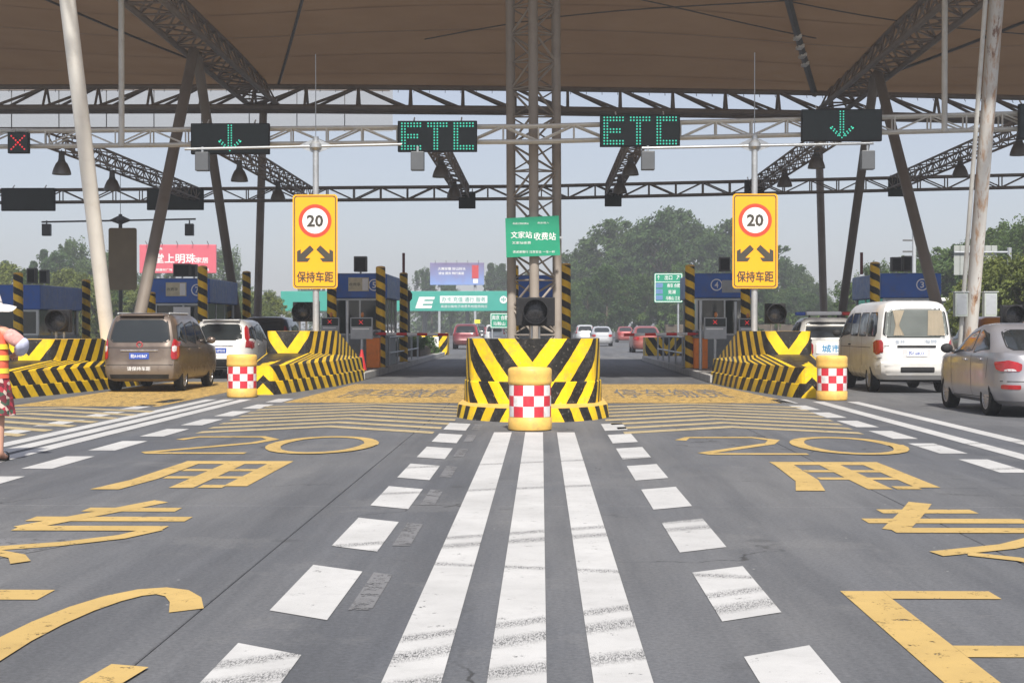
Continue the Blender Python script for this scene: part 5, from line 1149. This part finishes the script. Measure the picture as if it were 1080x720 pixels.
# ------------------------------------------------------------------ far signs, boards, fence of trees
def post(t, x, y, z0, z1, r=.12, mat='galv', name='post'): return MB().tube((x, y, z0), (x, y, z1), r, 12).build(name, M[mat], t, smooth=50)
def hoarding(x0, x1, y, z0, z1, label, mat, posts, lines, extra=None):
    t = thing('billboard', label, 'billboard', ((x0 + x1) / 2, y, 0)); p = MB().bbox(x0, x1, y, y + .3, z0, z1, .04).build('panel', mat, t)
    for px_ in posts: post(t, px_, y + .6, 0, z1 - .3, .22, 'grey_paint')
    for s_, cx, cz, w_, h_ in lines: letters(s_, p, (cx, y - .02, cz), w_, h_, M['sign_white'], bold=.02)
    for k in range(5): bar(t, (lerp(x0, x1, .1 + .2 * k), y + .1, z1), (lerp(x0, x1, .1 + .2 * k), y - .7, z1 + .35), .04, M['grey_dark'], 'lamp_arm')
    if extra: extra(t, p)
    return t
a, c_ = at(147, 258, 170), at(228, 288, 170)
hoarding(a.x, c_.x, 170, c_.z, a.z, 'pink billboard with white characters behind the second booth', mk('pink_print', (.62, .10, .14), .5, 0, .05, .3), (a.x + 2, c_.x - 2),
         [('堂上明珠', (a.x + c_.x) / 2 - .3, (a.z + c_.z) / 2 + .05, 4.7, 1.05), ('家居', c_.x - 1.6, (a.z + c_.z) / 2 - .15, 1.4, .62), ('家居建材广场', a.x + 2.6, c_.z + .38, 2.2, .28), ('招商热线', c_.x - 1.7, c_.z + .38, 1.8, .25), ('明珠', a.x + 2.1, a.z - .45, 1.1, .3)])
a, c_ = at(453.5, 277, 250), at(510.5, 300.5, 250)
b = NB('night_sky_print'); v = b.coord(); z = b.new('ShaderNodeSeparateXYZ'); b.link(v, z.inputs[0])
c = b.mix(b.ramp(z.outputs[2], c_.z, a.z), (.2, .32, .66, 1), (.17, .13, .25, 1)); c = b.mix(b.ramp(b.noise(v, .35, 4), .5, .65, 0, .6), c, (.22, .2, .38, 1)); b.put(b.p.inputs['Base Color'], c); M['night'] = b.m
def exb(t, p):
    MB().box(c_.x - 2.0, c_.x - .9, 249.96, 249.985, c_.z + 1.1, a.z - .4).build('red_box_print', M['red'], p); MB().box(c_.x - 1.8, c_.x - 1.0, 249.96, 249.985, c_.z + .3, c_.z + 1.0).build('white_box_print', M['sign_white'], p)
hoarding(a.x, c_.x, 250, c_.z, a.z, 'purple blue billboard above the teal canopy', M['night'], (a.x + 1.5, c_.x - 1.5), [('大美安徽 好山好水', a.x + 3.6, a.z - 1.0, 4.6, .5), ('诚信 服务 畅行高速', a.x + 3.5, a.z - 1.75, 4.2, .45)], exb)
# teal canopy across the exit
tc = thing('teal_canopy', 'long teal roadside canopy with white lettering beyond the left lane', 'canopy', (-20, 200, 0))
a, c_ = at(296, 307, 200), at(545, 328, 200)
fa = MB().bbox(a.x, c_.x, 200, 200.5, c_.z, a.z, .05).build('fascia', M['teal'], tc); MB().box(a.x, c_.x, 200.5, 214, c_.z + .2, a.z - .3).build('roof', M['grey_dark'], tc)
for k in range(6): x = lerp(a.x + 1, c_.x - 1, k / 5); post(tc, x, 207, 0, c_.z + .3, .3, 'grey_paint', 'column')
p0, p1 = at(440, 313, 200), at(457, 325, 200); letters('E', fa, ((p0.x + p1.x) / 2, 199.97, (p0.z + p1.z) / 2), p1.x - p0.x, p0.z - p1.z, M['sign_white'], bold=.05, slant=.35)
p0, p1 = at(464, 312, 200), at(514, 319.5, 200); bx_ = MB().box(p0.x, p1.x, 199.96, 199.985, p1.z, p0.z).build('white_strip', M['sign_white'], fa); letters('办卡 充值 通行 服务', bx_, ((p0.x + p1.x) / 2, 199.95, (p0.z + p1.z) / 2), (p1.x - p0.x) * .92, (p0.z - p1.z) * .7, M['teal'], bold=.01)
p0, p1 = at(465, 321.5, 200), at(514, 324.5, 200); letters('高速公路电子收费系统服务网点', fa, ((p0.x + p1.x) / 2, 199.97, (p0.z + p1.z) / 2), p1.x - p0.x, p0.z - p1.z, M['sign_white'], bold=0)
p0 = at(531, 316, 200); MB().add([(q[0], 199.97, q[1]) for q in disc(p0.x, p0.z, .5, 24)], [tuple(range(24))]).build('emblem_disc', M['sign_white'], fa, recalc=False); letters('中', fa, (p0.x, 199.95, p0.z), .55, .6, M['teal'], 'emblem_mark', .02)
def dir_sign(px0, px1, py0, py1, Y, label, rows, pside):
    a, c_ = at(px0, py0, Y), at(px1, py1, Y); t = thing('direction_sign', label, 'sign', ((a.x + c_.x) / 2, Y, 0))
    p = MB().prism(rrect(a.x, c_.x, c_.z, a.z, .1), Y, Y + .05).build('sign_panel', M['sign_green'], t); ww, hh = c_.x - a.x, a.z - c_.z
    o, i = rrect(a.x + .04, c_.x - .04, c_.z + .04, a.z - .04, .08), rrect(a.x + .09, c_.x - .09, c_.z + .09, a.z - .09, .05); nn = len(o)
    MB().add([(q[0], Y - .006, q[1]) for q in o + i], [(k, (k + 1) % nn, nn + (k + 1) % nn, nn + k) for k in range(nn)]).build('border', M['sign_white'], p, recalc=False)
    for s_, u, v_, w_, h_ in rows: letters(s_, p, (a.x + ww * u, Y - .012, a.z - hh * v_), ww * w_, hh * h_, M['sign_white'], bold=.01)
    for q in pside: post(t, a.x + ww * q, Y + .15, 0, a.z - .2, .07)
    return t, p, a, c_
t, p, a, c_ = dir_sign(690, 720, 288, 319, 110, 'green direction sign in front of the trees right of the mast', [('↑', .15, .15, .08, .16), ('出口', .5, .15, .26, .16), ('↗', .83, .15, .1, .14), ('南京 合肥', .68, .42, .45, .13), ('芜湖', .62, .64, .26, .13), ('马鞍山 江北', .66, .85, .5, .13)], (.85,))
for k in range(3): MB().box(a.x + .12, a.x + .62, 109.985, 109.994, a.z - .72 - k * .44 - .34, a.z - .72 - k * .44).build('route_patch', mk('route_blue', (.12, .22, .42), .5), p)
MB().box(a.x + .06, c_.x - .06, 109.985, 109.994, a.z - .66, a.z - .62).build('divider', M['sign_white'], p)
dir_sign(517, 538, 330, 346, 125, 'small green road sign left of the lattice mast', [('南京 合肥', .5, .3, .8, .3), ('马鞍山', .45, .7, .6, .25)], (.1, .9))
t = thing('small_sign', 'small yellow sign on a thin pole beyond the left lane', 'sign', (at(503.5, 340, 120).x, 120, 0)); x = W0[t].x
MB().box(x - .22, x + .22, 119.9, 119.93, 1.75, 2.05).build('sign_panel', M['vest_band'], t); post(t, x, 120, 0, 2.0, .035)
# sign back on the right
t = thing('road_sign', 'grey slatted back of a road sign on a bracket among the right trees', 'sign', (25.4, 84, 0))
a, c_ = at(1006, 259, 84), at(1052, 290, 84)
for k in range(7): x0 = lerp(a.x, c_.x, k / 7); MB().bbox(x0 + .01, lerp(a.x, c_.x, (k + 1) / 7) - .01, 84, 84.05, c_.z, a.z, .012).build('slat', mk('sign_back_grey', (.36, .38, .36), .5, .2, .1, 1), t)
zb_ = at(1050, 266, 84).z; MB().tube((a.x, 83.9, zb_), (at(1064, 266, 84).x, 83.9, zb_), .06, 10).build('bracket_arm', M['galv'], t); post(t, at(1064, 266, 84).x, 83.9, 0, zb_ + .25, .12)
t = thing('utility_pole', 'thin utility pole between the right leaning columns', 'pole', (at(964, 300, 95).x, 95, 0)); x = W0[t].x; post(t, x, 95, 0, at(964, 245, 95).z, .12, 'grey_paint', 'pole')
for k, dz in ((0, .5), (1, 1.2)): MB().box(x - .7, x + .7, 94.95, 95.05, at(964, 245, 95).z - dz - .05, at(964, 245, 95).z - dz + .05).build('cross_arm', M['grey_dark'], t)
t = thing('bus_shelter', 'low pale hut beyond the right booths', 'hut', (21.5, 92, 0)); MB().bbox(19.6, 24.5, 91, 93, 0, 3.0, .05).build('wall', M['booth_wall'], t); MB().bbox(19.3, 24.8, 90.8, 93.2, 3.0, 3.2, .03).build('roof', M['white'], t)
for k in range(3): MB().bbox(20 + k * 1.5, 21 + k * 1.5, 90.96, 90.99, 1.4, 2.6, .01).build('window', M['glass_dark'], t)

# ------------------------------------------------------------------ trees
def leaf_mat(name, col, var):
    b = NB(name); v = b.coord('World'); oi = b.new('ShaderNodeObjectInfo')
    c = b.mix(b.ramp(b.noise(v, .5, 3), .3, .7), rgb(col, .5), rgb(col, 1.35)); c = b.mix(b.math('MULTIPLY', oi.outputs['Random'], var), c, rgb((col[0] * 1.35, col[1] * 1.15, col[2] * .7)))
    at_ = b.new('ShaderNodeAttribute'); at_.attribute_name = 'tone'; c = b.mix(b.ramp(at_.outputs['Fac'], 0, 1, 0, .55), c, rgb((col[0] * 1.7, col[1] * 1.5, col[2] * .9)))
    b.put(b.p.inputs['Base Color'], c); b.p.inputs['Roughness'].default_value = .6; b.p.inputs['Specular IOR Level'].default_value = .25
    tr = b.new('ShaderNodeBsdfTranslucent'); b.put(tr.inputs[0], c); mx = b.new('ShaderNodeMixShader'); mx.inputs[0].default_value = .25
    b.link(b.p.outputs[0], mx.inputs[1]); b.link(tr.outputs[0], mx.inputs[2]); b.link(mx.outputs[0], b.out.inputs[0]); return b.m
M['leaf_a'] = leaf_mat('leaf_dark_green', (.048, .092, .030), .4); M['leaf_b'] = leaf_mat('leaf_mid_green', (.068, .118, .034), .5); M['leaf_c'] = leaf_mat('leaf_light_green', (.12, .155, .045), .5)
M['bark'] = mk('bark', (.09, .07, .05), .9, 0, .25, 3)
def leaves(mb, tone, c, r, n, size, rng, flat=.75):
    for _ in range(n):
        d = Vector((rng.gauss(0, 1), rng.gauss(0, 1), rng.gauss(0, 1))).normalized() * r * rng.random() ** .45; d.z *= flat
        p = Vector(c) + d; a = Vector((rng.gauss(0, 1), rng.gauss(0, 1), rng.gauss(0, 1))).normalized(); u = a.orthogonal().normalized(); w_ = a.cross(u); s = size * rng.uniform(.6, 1.3)
        b0 = len(mb.v); mb.v += [tuple(p - u * s), tuple(p + w_ * s * .45 - u * s * .1), tuple(p + u * s), tuple(p - w_ * s * .45 + u * s * .1)]; mb.f.append([b0, b0 + 1, b0 + 2, b0 + 3]); mb.mi.append(0); mb.uv.append(None); tone.append(rng.random() ** 2)
def finish_leaves(mb, tone, name, mat, parent):
    o = mb.build(name, mat, parent, True, recalc=False); at_ = o.data.attributes.new('tone', 'FLOAT', 'FACE'); at_.data.foreach_set('value', tone); return o
def tree_proto(h, rad, shape, mat, seed, nclump=70, per=60, size=.28, trunk_frac=.3):
    rng = random.Random(seed); root = bpy.data.objects.new('tree', None); COL.objects.link(root); W0[root] = Vector()
    tk = MB(); pts = [(0, 0, 0)]; 
    for k in range(1, 6): pts.append((rng.gauss(0, .1), rng.gauss(0, .1), h * .85 * k / 5))
    for k in range(5): tk.tube(pts[k], pts[k + 1], h * .022 * (1 - k * .17), 8, h * .022 * (1 - (k + 1) * .17))
    mb = MB(); tone = []
    for k in range(nclump):
        t = rng.random(); z = h * (trunk_frac + (1 - trunk_frac) * t)
        if shape == 'poplar': rr = rad * (math.sin(math.pi * min(1, .12 + .88 * (1 - t))) ** .7)
        elif shape == 'round': rr = rad * math.sqrt(max(.04, 1 - (2 * t - 1) ** 2))
        else: rr = rad * (1 - t) ** .8 + .15
        a = rng.uniform(0, 2 * math.pi); q = rr * rng.random() ** .5 * rng.uniform(.6, 1.35)
        c = (q * math.cos(a), q * math.sin(a), z + rng.gauss(0, .3)); tk.tube((pts[3][0] * .5, pts[3][1] * .5, max(h * .15, z - q * .8)), c, .035 * h / 10, 4, .01)
        leaves(mb, tone, c, rad * rng.uniform(.10, .27), per, size, rng, 1.9 if shape == 'poplar' else .85)
    tk.build('trunk', M['bark'], root, True); finish_leaves(mb, tone, 'crown', mat, root); return root
protos = {'pop1': tree_proto(14, 2.7, 'poplar', M['leaf_a'], 1, 105, 80, .20), 'pop2': tree_proto(14, 3.2, 'poplar', M['leaf_b'], 2, 110, 80, .20), 'rnd1': tree_proto(10, 3.6, 'round', M['leaf_a'], 3, 105, 85, .18, .2), 'rnd2': tree_proto(8, 3.0, 'round', M['leaf_b'], 4, 120, 90, .15, .15), 'con': tree_proto(13, 2.4, 'cone', M['leaf_a'], 5, 120, 90, .19, .12), 'lite': tree_proto(7, 3.0, 'round', M['leaf_c'], 6, 130, 90, .13, .08)}
used = set()
def plant(kind, x, y, h, label, group, base={'pop1': 14, 'pop2': 14, 'rnd1': 10, 'rnd2': 8, 'con': 13, 'lite': 7}):
    o = protos[kind] if kind not in used else copy_tree(protos[kind]); used.add(kind)
    s = h / base[kind]; o.location = (x, y, -.05); o.scale = (s * random.uniform(.9, 1.15), s * random.uniform(.9, 1.15), s); o.rotation_euler = (0, 0, random.uniform(0, 6.28)); tag(o, label, 'tree', group)
def row(pxs, Y, kinds, label, group, jy=8):
    ordn = ['leftmost', 'second', 'third', 'fourth', 'fifth', 'sixth', 'seventh', 'eighth', 'ninth', 'tenth', 'eleventh', 'twelfth', 'thirteenth', 'fourteenth', 'fifteenth', 'sixteenth', 'seventeenth', 'eighteenth', 'nineteenth', 'twentieth']
    for k, (px_, py_) in enumerate(sorted(pxs)):
        y = Y + random.uniform(-jy, jy); p = at(px_, py_, y); kd = random.choice(kinds)
        plant(kd, p.x, y, (p.z + .3) * random.uniform(.9, 1.08), f'{label}, {ordn[k]} from the left' if k else f'{label}, leftmost of its row', group)
row([(602, 285), (613, 268), (626, 262), (642, 243), (655, 262), (668, 250), (683, 243), (697, 237), (712, 234), (727, 240), (741, 237), (757, 250), (770, 243), (783, 262), (797, 248), (812, 262), (826, 275), (838, 283), (850, 292), (862, 306)], 205, ['pop1', 'pop2', 'rnd1'], 'tall hazy tree in the grove right of the mast', 'tall trees of the right grove')
row([(596, 300), (620, 300), (640, 290), (660, 300), (680, 292), (700, 298), (720, 288), (740, 292), (760, 298), (780, 290), (800, 300), (820, 302), (840, 306), (858, 316), (876, 318), (893, 316)], 168, ['rnd1', 'rnd2', 'pop2'], 'lower round tree fronting the grove right of the mast', 'front trees of the right grove')
row([(6, 282), (35, 275), (46, 268), (60, 272), (78, 265), (90, 275), (104, 262), (118, 270), (135, 280), (236, 262), (243, 280), (160, 284), (180, 288)], 185, ['pop1', 'pop2', 'con'], 'slender tree in the far row behind the left booths', 'far left tree row')
row([(-15, 300), (8, 288), (25, 296), (45, 300), (68, 296), (88, 300), (110, 298), (132, 304), (150, 306), (175, 308), (200, 310), (225, 308), (248, 312), (268, 314), (285, 316)], 120, ['lite', 'rnd2', 'lite'], 'light green bushy tree behind the left booths', 'light green trees behind the left booths', 6)
row([(446, 292), (456, 286), (464, 290), (476, 300), (518, 284), (524, 280), (530, 285), (540, 292), (556, 290), (575, 296)], 262, ['pop1', 'con'], 'far tree around the purple billboard', 'far trees around the purple billboard', 5)
row([(900, 300), (922, 290), (944, 282), (958, 272), (975, 276), (994, 262), (1012, 254), (1030, 264), (1046, 258), (1064, 250), (1080, 252), (1100, 246), (1120, 250)], 112, ['rnd1', 'rnd2', 'pop2'], 'dark green tree behind the right booths', 'trees behind the right booths', 7)
row([(1034, 288), (1048, 280), (1062, 276), (1078, 284), (1096, 282), (1022, 300)], 72, ['lite', 'rnd2'], 'leafy bush tree beside the rusty column', 'bush trees by the rusty column', 3)
for k in list(protos):
    if k not in used:
        for ch in list(protos[k].children): bpy.data.objects.remove(ch)
        bpy.data.objects.remove(protos[k])
# far woodland mass closing the horizon
rng = random.Random(11); mb = MB(); tone = []
for k in range(520):
    x = rng.uniform(-150, 150); y = 300 + rng.uniform(-12, 12); z = rng.uniform(.3, 7.5) * (1 + .25 * math.sin(x * .1)); leaves(mb, tone, (x, y, z), rng.uniform(1.8, 3.2), 60, .6, rng)
tag(finish_leaves(mb, tone, 'woodland', M['leaf_a'], None), 'far dark woodland closing the end of the road', None, None, 'stuff')
def hedge(x0, x1, y0, y1, h, label, mat, n=40, size=.07):
    t = thing('hedge', label, 'hedge', ((x0 + x1) / 2, (y0 + y1) / 2, .15)); rng = random.Random(int(x0 * 10)); mb = MB(); tone = []
    for k in range(n): leaves(mb, tone, (rng.uniform(x0, x1) - (x0 + x1) / 2, rng.uniform(y0, y1) - (y0 + y1) / 2, rng.uniform(.1, h)), .28, 60, size, rng)
    finish_leaves(mb, tone, 'foliage', mat, t); MB().bbox((x0 - x1) / 2 * .85, (x1 - x0) / 2 * .85, (y0 - y1) / 2 * .9, (y1 - y0) / 2 * .9, -.1, h * .6, .1).build('inner_twigs', M['bark'], t, True)
hedge(-6.4, -5.1, 64.5, 75, .75, 'low clipped hedge on the left island beyond the railing', M['leaf_a'], 90)
for x0, x1, y, h, lb in ((-75, -26, 150, 2.4, 'long scrub hedge along the left verge'), (9.5, 45, 150, 2.6, 'long scrub hedge under the right grove'), (18, 48, 100, 2.2, 'long scrub hedge behind the right booths')):
    hedge(x0, x1, y - 1, y + 1, h, lb, M['leaf_b'], 260, .2)

# ------------------------------------------------------------------ haze
hz = MB().box(-420, 420, -45, 520, -1.2, 21).build('haze', None)
hz.data.materials.clear(); hm = bpy.data.materials.new('haze_air'); hm.use_nodes = True; ht_ = hm.node_tree; ht_.nodes.remove(ht_.nodes['Principled BSDF'])
pvn = ht_.nodes.new('ShaderNodeVolumePrincipled'); pvn.inputs['Color'].default_value = (.9, .93, .97, 1); pvn.inputs['Density'].default_value = .0014; pvn.inputs['Anisotropy'].default_value = .2
ht_.links.new(pvn.outputs[0], ht_.nodes['Material Output'].inputs['Volume']); hz.data.materials.append(hm); tag(hz, 'pale summer haze over the toll plaza', None, None, 'stuff')
